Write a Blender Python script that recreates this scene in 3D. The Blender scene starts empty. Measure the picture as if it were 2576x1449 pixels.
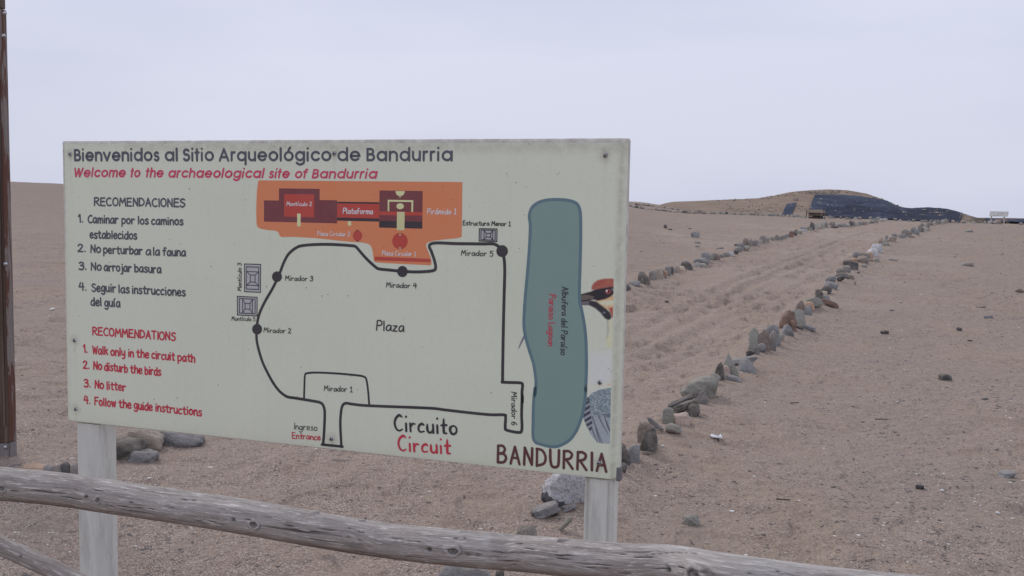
import bpy, bmesh, math, random
import numpy as np
from mathutils import Vector, Matrix

# ------------------------------------------------------------------ camera, sky, sun, exposure
sc = bpy.context.scene
COL = sc.collection
EYE = 1.6
FPX, CX, CY = 2400.0, 1288.0, 724.5          # focal length and centre in 2576-wide photograph pixels
PITCH, ROLL = 0.0825, 0.0190

def basis():
    fw = np.array([0, math.cos(PITCH), -math.sin(PITCH)])
    r0 = np.array([1.0, 0, 0]); u0 = np.array([0, math.sin(PITCH), math.cos(PITCH)])
    c, s = math.cos(ROLL), math.sin(ROLL)
    return r0*c + u0*s, u0*c - r0*s, fw
RV, UV, FV = basis()

cam_d = bpy.data.cameras.new('camera')
cam = bpy.data.objects.new('camera', cam_d); COL.objects.link(cam)
cam_d.sensor_width = 36.0; cam_d.lens = 36.0*FPX/2576.0
cam_d.clip_start = 0.05; cam_d.clip_end = 6000
cam.matrix_world = Matrix(((RV[0], UV[0], -FV[0], 0), (RV[1], UV[1], -FV[1], 0), (RV[2], UV[2], -FV[2], EYE), (0, 0, 0, 1)))
sc.camera = cam

SUN_EL, SUN_AZ = math.radians(46), math.radians(-38)      # azimuth from +Y towards +X
world = bpy.data.worlds.new('World'); sc.world = world; world.use_nodes = True
wn, wl = world.node_tree.nodes, world.node_tree.links
bg = wn['Background']; bg.inputs['Strength'].default_value = 0.1
sky = wn.new('ShaderNodeTexSky'); sky.sky_type = 'NISHITA'; sky.sun_disc = False
sky.sun_elevation = SUN_EL; sky.sun_rotation = SUN_AZ; sky.dust_density = 4.0
geo = wn.new('ShaderNodeNewGeometry')
mp = wn.new('ShaderNodeMapping'); mp.inputs['Scale'].default_value = (1.0, 1.0, 4.5)
nz = wn.new('ShaderNodeTexNoise'); nz.inputs['Scale'].default_value = 1.3; nz.inputs['Detail'].default_value = 4; nz.inputs['Roughness'].default_value = 0.45
cr = wn.new('ShaderNodeValToRGB')
cr.color_ramp.elements[0].position = 0.36; cr.color_ramp.elements[0].color = (5.72/9, 6.08/9, 7.72/9, 1)
cr.color_ramp.elements[1].position = 0.64; cr.color_ramp.elements[1].color = (7.0/9, 7.3/9, 8.72/9, 1)
sep = wn.new('ShaderNodeSeparateXYZ')
el = wn.new('ShaderNodeMapRange'); el.inputs['From Min'].default_value = -0.02; el.inputs['From Max'].default_value = 0.5
el.inputs['To Min'].default_value = 9.0*0.955; el.inputs['To Max'].default_value = 9.0*1.10
sc_m = wn.new('ShaderNodeVectorMath'); sc_m.operation = 'SCALE'
mx = wn.new('ShaderNodeMix'); mx.data_type = 'RGBA'; mx.inputs['Factor'].default_value = 0.94
tc = wn.new('ShaderNodeTexCoord')
wl.new(tc.outputs['Generated'], mp.inputs['Vector']); wl.new(mp.outputs[0], nz.inputs['Vector'])
wl.new(nz.outputs['Fac'], cr.inputs['Fac']); wl.new(tc.outputs['Generated'], sep.inputs[0])
wl.new(sep.outputs['Z'], el.inputs['Value']); wl.new(cr.outputs['Color'], sc_m.inputs[0]); wl.new(el.outputs[0], sc_m.inputs['Scale'])
wl.new(sky.outputs['Color'], mx.inputs['A']); wl.new(sc_m.outputs[0], mx.inputs['B'])
wl.new(mx.outputs['Result'], bg.inputs['Color'])

sun_d = bpy.data.lights.new('sun', 'SUN'); sun_d.energy = 1.15; sun_d.angle = math.radians(16); sun_d.color = (1.0, 0.965, 0.92)
sun = bpy.data.objects.new('sun', sun_d); COL.objects.link(sun)
sdir = Vector((math.sin(SUN_AZ)*math.cos(SUN_EL), math.cos(SUN_AZ)*math.cos(SUN_EL), math.sin(SUN_EL)))
sun.rotation_euler = sdir.to_track_quat('Z', 'Y').to_euler(); sun.location = (0, 0, 20)

vs = sc.view_settings
vs.view_transform = 'Standard'; vs.look = 'None'; vs.gamma = 1.0; vs.exposure = 0.0; vs.use_curve_mapping = False

# ------------------------------------------------------------------ helpers
rng = np.random.default_rng(7)
def ray(px, py):
    """direction of the sight line through a point of the photograph"""
    px = np.asarray(px, float); py = np.asarray(py, float)
    return FV + ((px-CX)/FPX)[..., None]*RV - ((py-CY)/FPX)[..., None]*UV
def ue(px, py):
    d = ray(px, py); return d[..., 0]/d[..., 1], d[..., 2]/d[..., 1]

def _hash(ix, iy, seed):
    h = (ix.astype(np.int64)*374761393 + iy.astype(np.int64)*668265263 + seed*1442695041) & 0xffffffff
    h = ((h ^ (h >> 13))*1274126177) & 0xffffffff
    return ((h ^ (h >> 16)) & 0xffff)/65535.0
def vnoise(x, y, seed=0):
    ix = np.floor(x); iy = np.floor(y); fx = x-ix; fy = y-iy
    fx = fx*fx*fx*(fx*(fx*6-15)+10); fy = fy*fy*fy*(fy*(fy*6-15)+10)
    a = _hash(ix, iy, seed); b = _hash(ix+1, iy, seed); c = _hash(ix, iy+1, seed); d = _hash(ix+1, iy+1, seed)
    return (a*(1-fx)+b*fx)*(1-fy) + (c*(1-fx)+d*fx)*fy
def fbm(x, y, o=4, seed=0):
    s = 0; a = 1; t = 0
    for k in range(o):
        s = s + a*(vnoise(x*2**k+13.7*k, y*2**k-7.1*k, seed+k)-0.5); t += a; a *= 0.5
    return s/t*2
def smooth(t):
    t = np.clip(t, 0, 1); return t*t*(3-2*t)

def tag(o, label=None, cat=None, group=None, kind=None):
    if label: o['label'] = label
    if cat: o['category'] = cat
    if group: o['group'] = group
    if kind: o['kind'] = kind
    return o
def link(name, me, parent=None):
    o = bpy.data.objects.new(name, me); COL.objects.link(o)
    if parent is not None: o.parent = parent
    return o
def empty(name, loc=(0, 0, 0), rz=0.0):
    o = bpy.data.objects.new(name, None); COL.objects.link(o)
    o.location = loc; o.rotation_euler = (0, 0, rz); o.empty_display_size = 0.1
    return o
def mesh_np(name, verts, faces, mat=None, smooth_shade=True):
    me = bpy.data.meshes.new(name)
    verts = np.asarray(verts, np.float32); faces = np.asarray(faces, np.int32)
    nv, nf, k = len(verts), len(faces), faces.shape[1]
    me.vertices.add(nv); me.vertices.foreach_set('co', verts.ravel())
    me.loops.add(nf*k); me.loops.foreach_set('vertex_index', faces.ravel())
    me.polygons.add(nf); me.polygons.foreach_set('loop_start', np.arange(nf, dtype=np.int32)*k)
    me.polygons.foreach_set('use_smooth', np.full(nf, smooth_shade))
    me.update(calc_edges=True)
    if mat: me.materials.append(mat)
    return me
def attr(me, name, vals):
    a = me.attributes.new(name, 'FLOAT', 'POINT'); a.data.foreach_set('value', np.asarray(vals, np.float32).ravel())
def cattr(me, name, vals):
    a = me.color_attributes.new(name, 'FLOAT_COLOR', 'POINT'); a.data.foreach_set('color', np.asarray(vals, np.float32).ravel())
def grid_faces(nr, nc, wrap=False):
    r = np.arange(nr-1)[:, None]; c = np.arange(nc if wrap else nc-1)[None, :]
    c2 = (c+1) % nc
    return np.stack([r*nc+c, r*nc+c2, (r+1)*nc+c2, (r+1)*nc+c], -1).reshape(-1, 4)
def box(bm, x0, x1, y0, y1, z0, z1, bev=0.0):
    r = bmesh.ops.create_cube(bm, size=1.0)
    for v in r['verts']:
        v.co = Vector(((x0+x1)/2+v.co.x*(x1-x0), (y0+y1)/2+v.co.y*(y1-y0), (z0+z1)/2+v.co.z*(z1-z0)))
    if bev > 0:
        es = list({e for v in r['verts'] for e in v.link_edges})
        bmesh.ops.bevel(bm, geom=es, offset=bev, segments=2, affect='EDGES', profile=0.6)
def bm_obj(name, bm, mat, parent=None, sm=False):
    me = bpy.data.meshes.new(name); bm.normal_update(); bm.to_mesh(me); bm.free()
    if sm: me.polygons.foreach_set('use_smooth', np.full(len(me.polygons), True))
    me.materials.append(mat)
    return link(name, me, parent)

# ------------------------------------------------------------------ materials
class NT:
    def __init__(s, name, rough=0.8, spec=0.3):
        s.m = bpy.data.materials.new(name); s.m.use_nodes = True
        s.n = s.m.node_tree.nodes; s.l = s.m.node_tree.links; s.b = s.n['Principled BSDF']
        s.b.inputs['Roughness'].default_value = rough; s.b.inputs['Specular IOR Level'].default_value = spec
        s.tc = s.n.new('ShaderNodeTexCoord')
    def put(s, inp, v):
        if hasattr(v, 'links') or isinstance(v, bpy.types.NodeSocket): s.l.new(v, inp)
        else: inp.default_value = (v if not isinstance(v, tuple) or len(v) != 3 or inp.type != 'RGBA' else (*v, 1))
    def coord(s, scale=(1, 1, 1), src='Object', loc=(0, 0, 0), rot=(0, 0, 0)):
        mpn = s.n.new('ShaderNodeMapping'); mpn.inputs['Scale'].default_value = scale; mpn.inputs['Location'].default_value = loc; mpn.inputs['Rotation'].default_value = rot
        s.l.new(s.tc.outputs[src], mpn.inputs['Vector']); return mpn.outputs[0]
    def noise(s, vec, scale, detail=3, rough=0.55, dist=0.0):
        t = s.n.new('ShaderNodeTexNoise'); s.l.new(vec, t.inputs['Vector'])
        t.inputs['Scale'].default_value = scale; t.inputs['Detail'].default_value = detail
        t.inputs['Roughness'].default_value = rough; t.inputs['Distortion'].default_value = dist
        return t.outputs['Fac']
    def voro(s, vec, scale, out='Color', rand=1.0):
        t = s.n.new('ShaderNodeTexVoronoi'); s.l.new(vec, t.inputs['Vector']); t.inputs['Scale'].default_value = scale
        t.inputs['Randomness'].default_value = rand
        return t.outputs[out]
    def ramp(s, f, stops):
        r = s.n.new('ShaderNodeValToRGB'); e = r.color_ramp.elements
        while len(e) < len(stops): e.new(0.5)
        for k, (p, c) in enumerate(stops):
            e[k].position = p; e[k].color = (*c, 1) if isinstance(c, tuple) else (c, c, c, 1)
        s.l.new(f, r.inputs['Fac']); return r.outputs['Color']
    def mix(s, f, a, b, mode='MIX'):
        m = s.n.new('ShaderNodeMix'); m.data_type = 'RGBA'; m.blend_type = mode
        s.put(m.inputs['Factor'], f); s.put(m.inputs[6], a); s.put(m.inputs[7], b); return m.outputs[2]
    def math(s, op, a, b=0.0, clamp=False):
        m = s.n.new('ShaderNodeMath'); m.operation = op; m.use_clamp = clamp
        s.put(m.inputs[0], a); s.put(m.inputs[1], b); return m.outputs[0]
    def attr(s, name, out='Fac'):
        a = s.n.new('ShaderNodeAttribute'); a.attribute_name = name; return a.outputs[out]
    def bump(s, h, strength=0.5, dist=0.01):
        b = s.n.new('ShaderNodeBump'); b.inputs['Strength'].default_value = strength; b.inputs['Distance'].default_value = dist
        s.l.new(h, b.inputs['Height']); s.l.new(b.outputs['Normal'], s.b.inputs['Normal'])
    def color(s, c): s.put(s.b.inputs['Base Color'], c); return s.m

def lin(r, g, b):
    f = lambda c: (c/255/12.92) if c <= 10 else ((c/255+0.055)/1.055)**2.4
    return (f(r), f(g), f(b))

# ------------------------------------------------------------------ terrain height
def table(pts):
    p = np.array(pts, float); u, e = ue(p[:, 0], p[:, 1])
    return u, e
T_FRONT = table([(-900, 480), (-300, 492), (30, 500), (155, 502), (900, 511), (1585, 519.5), (1640, 527), (1700, 533), (1769, 537), (1873, 539.5), (1977, 544),
                 (2071, 547), (2168, 551), (2241, 554), (2394, 559), (2484, 562), (2576, 564), (3200, 574)])
T_SKY = table([(-900, 430), (-300, 449), (30, 457), (155, 462), (900, 488), (1400, 503), (1585, 506.8), (1613, 508.5), (1636, 511.5), (1657, 515), (1700, 523), (1750, 531), (1850, 540),
               (1977, 548), (2241, 560), (2484, 570), (3200, 580)])
T_RIDGE = table([(1560, 530), (1630, 520), (1657, 514.5), (1676, 510), (1692, 506.6), (1748, 504), (1790, 502.5), (1842, 500.4), (1904, 498), (1945, 491), (1987, 482), (2039, 477),
                 (2083, 475.5), (2132, 477), (2180, 485.7), (2217, 498.6), (2266, 519), (2290, 523), (2339, 522), (2375, 525), (2424, 536), (2460, 547), (2490, 553), (2576, 552.5), (2800, 551), (3200, 556)])
Y_FRONT, Y_SKY, Y_FOOT, Y_RIDGE = 60.0, 85.0, 65.0, 92.0

def to_g(px, py, y):
    u, e = ue(px, py); return EYE + y*e

def base_g(x, y):
    yy = np.maximum(y, 0.5); u = np.clip(x/yy, -1.6, 1.6)
    e0 = np.interp(u, *T_FRONT); es = np.interp(u, *T_SKY)
    s = np.clip((yy-5.0)/(Y_FRONT-5.0), 0, 1)
    s = s**1.12
    g = (EYE + Y_FRONT*e0)*s
    t = smooth((yy-Y_FRONT)/(Y_SKY-Y_FRONT))
    e_far = e0*(1-t) + es*t
    g = np.where(yy > Y_FRONT, EYE + np.minimum(yy, Y_SKY)*e_far, g)
    g = g - np.maximum(yy-Y_SKY, 0)*0.05
    g = np.where(yy > Y_SKY, np.maximum(g, -2.0), g)
    back = smooth((y-0.0)/4.0)
    return g*back - 0.11*(1-smooth((y-3.6)/2.6))

def seg_dist(x, y, pts):
    d = np.full(np.shape(x), 1e9)
    for (ax, ay), (bx, by) in zip(pts[:-1], pts[1:]):
        vx, vy = bx-ax, by-ay; L = vx*vx+vy*vy
        t = np.clip(((x-ax)*vx+(y-ay)*vy)/L, 0, 1)
        d = np.minimum(d, np.hypot(x-ax-t*vx, y-ay-t*vy))
    return d

def hit(px, py, fn=None, y0=2.0, y1=140.0):
    """where the sight line meets the terrain"""
    fn = fn or base_g
    u, e = ue(px, py); u = np.atleast_1d(u).astype(float); e = np.atleast_1d(e).astype(float)
    ys = np.exp(np.linspace(math.log(y0), math.log(y1), 500))
    lo = np.empty(u.shape); hi = np.empty(u.shape); done = np.zeros(u.shape, bool)
    for a_ in range(0, len(u), 2000):
        s_ = slice(a_, a_+2000)
        bel = (EYE + e[s_, None]*ys[None]) < fn(u[s_, None]*ys[None], np.broadcast_to(ys[None], (len(u[s_]), len(ys))))
        first = np.argmax(bel, 1); ok = bel.any(1); first = np.where(ok, first, len(ys)-1)
        hi[s_] = ys[first]; lo[s_] = ys[np.maximum(first-1, 0)]; done[s_] = ok
    for _ in range(24):
        m = (lo+hi)/2; b = (EYE+e*m) < fn(u*m, m); hi = np.where(b, m, hi); lo = np.where(b, lo, m)
    m = (lo+hi)/2
    return np.stack([u*m, m, fn(u*m, m)], -1), done

# border rows on the ground (photograph points turned into ground points)
R_ROW = [(1500, 1240), (1570, 1170), (1640, 1130), (1715, 1065), (1780, 1000), (1850, 945), (1905, 885), (1960, 850), (2010, 815), (2060, 765), (2110, 710), (2160, 665), (2220, 620), (2290, 588), (2350, 568), (2392, 560.5)]
L_ROW = [(1440, 800), (1580, 726), (1640, 700), (1720, 675), (1790, 652), (1870, 628), (1940, 603), (2000, 588), (2060, 573), (2130, 568), (2200, 558), (2233, 555.5)]
def gp(pts):
    a = np.array(pts, float); p, _ = hit(a[:, 0], a[:, 1]); return [(float(q[0]), float(q[1])) for q in p]
R_G, L_G = gp(R_ROW), gp(L_ROW)
RUTS = [gp(p) for p in ([(1577, 850), (1700, 786), (1850, 712), (1984, 655), (2100, 612), (2180, 585)], [(1590, 872), (1720, 806), (1870, 730), (2010, 666), (2120, 619)],
                        [(1600, 912), (1740, 850), (1905, 775), (2000, 735), (2120, 670), (2230, 600)], [(1640, 930), (1800, 850), (1960, 772), (2060, 720)])]
PALE = [((2000, 735), 1.3), ((2081, 583), 4.0), ((2150, 640), 2.2), ((1800, 600), 2.5), ((2050, 690), 1.5)]
PALE_G = [(gp([c])[0], r) for c, r in PALE]
PATH_POLY = np.array(L_G + R_G[::-1])

def inside(x, y, poly):
    r = np.zeros(np.shape(x), bool); n = len(poly); j = n-1
    for i in range(n):
        xi, yi = poly[i]; xj, yj = poly[j]
        c = ((yi > y) != (yj > y)) & (x < (xj-xi)*(y-yi)/(yj-yi+1e-12)+xi)
        r ^= c; j = i
    return r

XL = (np.array([p[1] for p in L_G]), np.array([p[0] for p in L_G])); XR = (np.array([p[1] for p in R_G]), np.array([p[0] for p in R_G]))
def detail(x, y):
    """dents, footprints, drifts and ruts in the sand"""
    far = np.clip(1-(y-30)/60, 0.25, 1)
    onp = smooth((x-np.interp(y, *XL))/0.5)*smooth((np.interp(y, *XR)-x)/0.5); rest = 0.55+0.45*onp
    wob = fbm(x*0.7, y*0.7, 3, 11)
    d = 0.05*fbm(x*0.22, y*0.22, 3, 3) + 0.030*fbm(x*1.1, y*1.0, 3, 5)
    k = vnoise(x*2.3+wob*1.5, y*2.7, 21); k2 = vnoise(x*3.7-wob, y*4.3+wob, 33)
    act = smooth((vnoise(x*0.35, y*0.35, 44)-0.28)/0.3)
    d = d - rest*act*np.clip(0.45+y/18, 0, 1)*(0.046*smooth((k-0.60)/0.13) + 0.032*smooth((k2-0.62)/0.10)) + 0.010*smooth((0.35-k)/0.2)
    d = d + 0.010*fbm(x*5.5+wob*3, y*7.0, 3, 8)
    # little broken crusts: low steps whose faces turn to the viewer
    q = fbm(x*0.8+wob, y*1.7, 4, 101)*7; st = q-np.floor(q)
    d = d + 0.009*rest*(smooth(st/0.12)-st)*smooth((vnoise(x*0.6, y*0.9, 103)-0.35)/0.3)*np.clip(0.35+y/16, 0, 1)
    # footprints and scuffed hollows, thickest along the path
    k3 = vnoise(x*5.2+wob, y*4.6, 121); k4 = vnoise(x*7.5, y*6.1+wob, 122); tread = smooth((vnoise(x*0.5, y*0.4, 123)-0.15)/0.3)
    d = d - onp*np.clip(y/9.0-0.35, 0, 1)*tread*(0.048*smooth((k3-0.63)/0.07) + 0.032*smooth((k4-0.64)/0.07)) + 0.010*smooth((0.30-k3)/0.15)
    # small wind ripples and scuffs
    d = d + 0.0035*fbm(x*15, y*22, 2, 14)
    for i, r in enumerate(RUTS):
        ds = seg_dist(x, y, r)+0.03*wob
        d = d - 0.034*np.exp(-(ds/0.10)**2)*(0.5+0.8*vnoise(x*1.4, y*1.4, 50+i)) + 0.019*np.exp(-((ds-0.19)/0.08)**2)
    for row, wd, h in ((R_G, 0.34, 0.085), (L_G, 0.34, 0.065)):
        ds = seg_dist(x, y, row); d = d + h*np.exp(-(ds/wd)**2)*(0.5+vnoise(x*1.2, y*1.2, 61))
    return d*far
def smoothing_ground(x, y):
    return detail(x, y)*np.clip((y-0.5)/2.5, 0, 1)
def ground_g(x, y):
    return base_g(x, y) + smoothing_ground(x, y)

def mound_extra(x, y):
    yy = np.maximum(y, 1.0); u = x/yy
    er = np.interp(u, *T_RIDGE)
    foot = Y_FOOT + 2.0*vnoise(u*9, u*0, 70) + np.interp(u, [0.14, 0.22, 0.45], [8.0, 3.0, 0.0])
    t = (yy-foot)/(Y_RIDGE-foot); tc_ = np.clip(t, 0, 1)
    lump = 1 - 0.16*vnoise(x*0.16, yy*0.16, 81)*np.sin(tc_*math.pi) - 0.06*vnoise(x*0.5, yy*0.5, 82)*np.sin(tc_*math.pi)
    prof = np.sin(tc_*math.pi/2)**0.95*lump
    ye = np.minimum(yy, Y_RIDGE)
    top = ye*(er-(base_g(u*ye, ye)-EYE)/ye)
    fall = np.clip((yy-Y_RIDGE)/34.0, 0, 1)
    prof = np.where(yy > Y_RIDGE, np.cos(fall*math.pi/2)**1.2, prof)
    edge = smooth((u-0.135)/0.02)
    return np.where(t > 0, np.maximum(top, 0)*prof*edge, -0.05*np.minimum(1, -t*3)) + 0.03*(vnoise(x*1.1, yy*1.1, 85)-0.8)*smooth(t*5)
def mound_g(x, y):
    return base_g(x, y) + mound_extra(x, y)
def all_g(x, y):
    return base_g(x, y) + np.maximum(mound_extra(x, y), 0)

# ------------------------------------------------------------------ ground sheet
thc = np.concatenate([np.linspace(-180, -75, 22, endpoint=False), np.linspace(-75, -34, 40, endpoint=False), np.linspace(-34, 34, 760, endpoint=False),
                      np.linspace(34, 75, 40, endpoint=False), np.linspace(75, 180, 22, endpoint=False)])
th = np.radians(thc)
rr = np.concatenate([np.linspace(0.3, 2.6, 14, endpoint=False), np.exp(np.linspace(math.log(2.6), math.log(62), 720, endpoint=False)),
                     np.exp(np.linspace(math.log(62), math.log(130), 90, endpoint=False)), np.exp(np.linspace(math.log(130), math.log(4500), 26))])
X = rr[:, None]*np.sin(th)[None, :]; Y = rr[:, None]*np.cos(th)[None, :]
Z = ground_g(X, Y)
V = np.stack([X, Y, Z], -1).reshape(-1, 3)
F = grid_faces(len(rr), len(th), True)
V = np.vstack([V, [[0, 0, 0]]]); n0 = len(V)-1

pm = inside(X, Y, PATH_POLY)
dr = np.minimum(seg_dist(X, Y, R_G), seg_dist(X, Y, L_G))
path = np.clip(np.where(pm, 0.5+dr*0.7, 0.5-dr*0.9), 0, 1)
pale = np.zeros_like(X)
for (c, r) in PALE_G:
    pale = np.maximum(pale, np.exp(-(((X-c[0])/r)**2+((Y-c[1])/(r*1.8))**2)))
pale *= smooth((fbm(X*0.9, Y*0.9, 3, 90)+0.5))
U = X/np.maximum(Y, 0.5)
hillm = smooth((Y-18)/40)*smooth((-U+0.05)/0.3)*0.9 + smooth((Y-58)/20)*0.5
grav = smooth((9.0-Y)/4)*smooth((-U+0.25)/0.35)

m = NT('sand', 0.95, 0.08)
obj = m.coord()
fine = m.noise(obj, 95, 2, 0.7); mid = m.noise(obj, 6.0, 5, 0.62); big = m.noise(obj, 0.55, 4, 0.55)
c1 = m.ramp(mid, [(0.30, (0.272, 0.199, 0.149)), (0.52, (0.340, 0.260, 0.195)), (0.75, (0.396, 0.311, 0.238))])
c2 = m.mix(m.ramp(big, [(0.40, 0.0), (0.65, 1.0)]), c1, (0.305, 0.246, 0.205))
c2 = m.mix(m.math('MULTIPLY', m.attr('path'), 0.6), c2, (0.382, 0.292, 0.227))
c2 = m.mix(m.math('MULTIPLY', m.attr('pale'), 0.75), c2, (0.44, 0.365, 0.30))
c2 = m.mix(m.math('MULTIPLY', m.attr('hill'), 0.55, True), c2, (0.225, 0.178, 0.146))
g1 = m.voro(obj, 185); gs = m.n.new('ShaderNodeSeparateColor'); m.l.new(g1, gs.inputs[0])
gr = m.ramp(gs.outputs[0], [(0.0, (0.12, 0.095, 0.085)), (0.22, (0.21, 0.158, 0.13)), (0.5, (0.33, 0.255, 0.21)), (0.8, (0.42, 0.33, 0.275)), (0.985, (0.62, 0.55, 0.48))])
patch = m.ramp(m.noise(obj, 1.6, 5, 0.7), [(0.36, 0.12), (0.66, 0.62)])
gfac = m.math('ADD', patch, m.math('MULTIPLY', m.attr('gravel'), 0.30), True)
c3 = m.mix(gfac, c2, gr)
c3 = m.mix(m.ramp(fine, [(0.28, 0.55), (0.5, 0.0)]), c3, (0.16, 0.125, 0.115))
c3 = m.mix(m.ramp(fine, [(0.62, 0.0), (0.85, 0.5)]), c3, (0.50, 0.43, 0.39))
# scattered dark grit, denser in drifts
sp = m.noise(m.coord((1, 1, 1)), 26, 2, 0.6)
dens = m.noise(obj, 0.8, 3, 0.6)
spk = m.ramp(m.math('ADD', sp, m.math('MULTIPLY', dens, 0.22)), [(0.745, 0.0), (0.79, 0.75)])
c4 = m.mix(spk, c3, (0.085, 0.082, 0.085))
sp2 = m.noise(m.coord((1, 1, 1), loc=(31, 7, 0)), 7.5, 3, 0.6)
spk2 = m.ramp(sp2, [(0.66, 0.0), (0.72, 0.55)])
c4 = m.mix(spk2, c4, (0.13, 0.115, 0.11))
fl = m.ramp(m.noise(m.coord((1, 1, 1), loc=(11, 3, 0)), 13, 5, 0.75), [(0.55, 0.0), (0.66, 0.42)])
c4 = m.mix(m.math('MULTIPLY', fl, m.ramp(m.noise(obj, 1.1, 3, 0.6), [(0.35, 0.35), (0.6, 1.0)])), c4, (0.17, 0.135, 0.115))
fl2 = m.ramp(m.noise(m.coord((1, 1, 1), loc=(1, 23, 0)), 17, 4, 0.7), [(0.60, 0.0), (0.70, 0.40)])
c4 = m.mix(fl2, c4, (0.47, 0.40, 0.34))
bh = m.math('ADD', m.math('MULTIPLY', fine, 0.35), m.math('MULTIPLY', m.noise(obj, 24, 4, 0.65), 1.0))
bh = m.math('ADD', bh, m.math('MULTIPLY', m.noise(m.coord((1, 1.5, 1)), 7, 3, 0.6), 1.8))
m.bump(bh, 0.75, 0.022)
SAND = m.color(c4)

me = mesh_np('ground', V, F, SAND)
for nm, arr in (('path', path), ('pale', pale), ('hill', np.clip(hillm, 0, 1)), ('gravel', grav)):
    attr(me, nm, np.append(arr.ravel(), 0.0))
bmx = bmesh.new(); bmx.from_mesh(me); bmx.verts.ensure_lookup_table()
for i in range(len(th)):
    bmx.faces.new((bmx.verts[n0], bmx.verts[(i+1) % len(th)], bmx.verts[i]))
bmx.normal_update(); bmx.to_mesh(me); bmx.free()
me.polygons.foreach_set('use_smooth', np.full(len(me.polygons), True)); me.flip_normals()
tag(link('ground', me), kind='structure')

# ------------------------------------------------------------------ mound and far hill
m = NT('mound_earth', 0.95, 0.05)
obj = m.coord()
a = m.noise(obj, 0.5, 5, 0.6); b = m.noise(obj, 2.4, 5, 0.7)
c = m.ramp(a, [(0.35, (0.225, 0.172, 0.132)), (0.6, (0.285, 0.218, 0.168)), (0.8, (0.32, 0.255, 0.20))])
c = m.mix(m.ramp(b, [(0.56, 0.0), (0.70, 0.6)]), c, (0.12, 0.098, 0.088))
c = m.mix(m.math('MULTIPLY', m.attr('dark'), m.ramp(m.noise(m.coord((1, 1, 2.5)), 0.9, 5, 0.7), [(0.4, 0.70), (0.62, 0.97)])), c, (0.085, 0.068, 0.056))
m.bump(b, 0.6, 0.15)
EARTH = m.color(c)
um = np.linspace(0.132, 0.72, 520); ym = np.concatenate([np.linspace(62.5, 97, 150), np.linspace(98, 130, 24)])
UM, YM = np.meshgrid(um, ym)
XM = UM*YM; ZM = mound_g(XM, YM)-0.03
me = mesh_np('mound', np.stack([XM, YM, ZM], -1).reshape(-1, 3), grid_faces(len(ym), len(um)), EARTH); me.flip_normals()
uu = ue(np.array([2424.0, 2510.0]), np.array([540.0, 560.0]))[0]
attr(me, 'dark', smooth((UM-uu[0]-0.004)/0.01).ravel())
tag(link('mound', me), kind='structure')

m = NT('far_hill_earth', 1.0, 0.0)
c = m.ramp(m.noise(m.coord((1, 1, 4)), 0.06, 6, 0.7), [(0.35, (0.10, 0.078, 0.075)), (0.65, (0.165, 0.130, 0.118))])
FARE = m.color(c)
uh = np.linspace(0.25, 1.4, 260); yh = np.linspace(150, 330, 40)
UH, YH = np.meshgrid(uh, yh)
eh = np.interp(UH, *table([(1900, 566), (2300, 558), (2440, 548.5), (2484, 547.2), (2530, 548.6), (2576, 548.6), (2700, 546), (3000, 552), (3600, 560)]))
eh = eh + 0.0006*fbm(UH*60, UH*0, 4, 95)
pr = np.sin(np.clip((YH-150)/90, 0, 1)*math.pi/2)*np.cos(np.clip((YH-240)/90, 0, 1)*math.pi/2)
ZH = -3 + pr*(EYE + 240*eh + 3)
me = mesh_np('far_hill', np.stack([UH*YH, YH, ZH], -1).reshape(-1, 3), grid_faces(len(yh), len(uh)), FARE); me.flip_normals()
tag(link('far_hill', me), kind='structure')

# ------------------------------------------------------------------ information sign
SYAW = -0.3157
S_TL = np.array([-1.9216, 4.0764, EYE+0.2529]); S_W, S_H = 2.44, 1.2086
S_BASE = np.array([S_TL[0]+S_W/2*math.cos(SYAW), S_TL[1]+S_W/2*math.sin(SYAW), 0.0])
S_BASE[2] = float(base_g(S_BASE[0], S_BASE[1]))
SD = np.array([math.cos(SYAW), math.sin(SYAW), 0.0]); SN = np.array([math.sin(SYAW), -math.cos(SYAW), 0.0])   # along the board, out of its face
BOT = S_TL[2]-S_H - S_BASE[2]          # lower edge of the board above the foot

def sgn(px, py):
    """photograph point on the board -> (along, up) in the sign's own frame"""
    d = ray(px, py); o = S_TL-np.array([0, 0, EYE])
    t = (o@SN)/(d@SN)
    P = d*t[..., None] if np.ndim(t) else d*t
    rel = P + np.array([0, 0, EYE]) - S_BASE
    return np.stack([rel@SD, rel[..., 2]], -1)

sign = empty('information_sign', tuple(S_BASE), SYAW)
tag(sign, 'large cream site map board on two pale posts behind the log rail', 'sign')

# cream print with dust, shared by the face and by the pale parts of the bird picture
def cream(m):
    o = m.coord()
    a = m.noise(o, 2.2, 4, 0.6); b = m.noise(o, 60, 2, 0.6)
    c = m.ramp(a, [(0.35, (0.785, 0.825, 0.645)), (0.65, (0.82, 0.855, 0.68))])
    c = m.mix(m.ramp(m.noise(m.coord((2.5, 1, 1)), 14, 5, 0.75), [(0.60, 0.0), (0.80, 0.16)]), c, (0.40, 0.37, 0.30))
    c = m.mix(m.ramp(b, [(0.30, 0.10), (0.45, 0.0)]), c, (0.48, 0.46, 0.40))
    runs = m.ramp(m.noise(m.coord((26, 1, 1.6)), 1.0, 5, 0.7), [(0.56, 0.0), (0.74, 0.13)])
    c = m.mix(runs, c, (0.50, 0.47, 0.38))
    c = m.mix(m.ramp(m.noise(m.coord((1, 1, 1), loc=(5, 0, 2)), 0.9, 3, 0.5), [(0.40, 0.0), (0.65, 0.22)]), c, (0.86, 0.86, 0.76))
    return c
m = NT('board_print', 0.36, 0.5)
c = cream(m)
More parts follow.
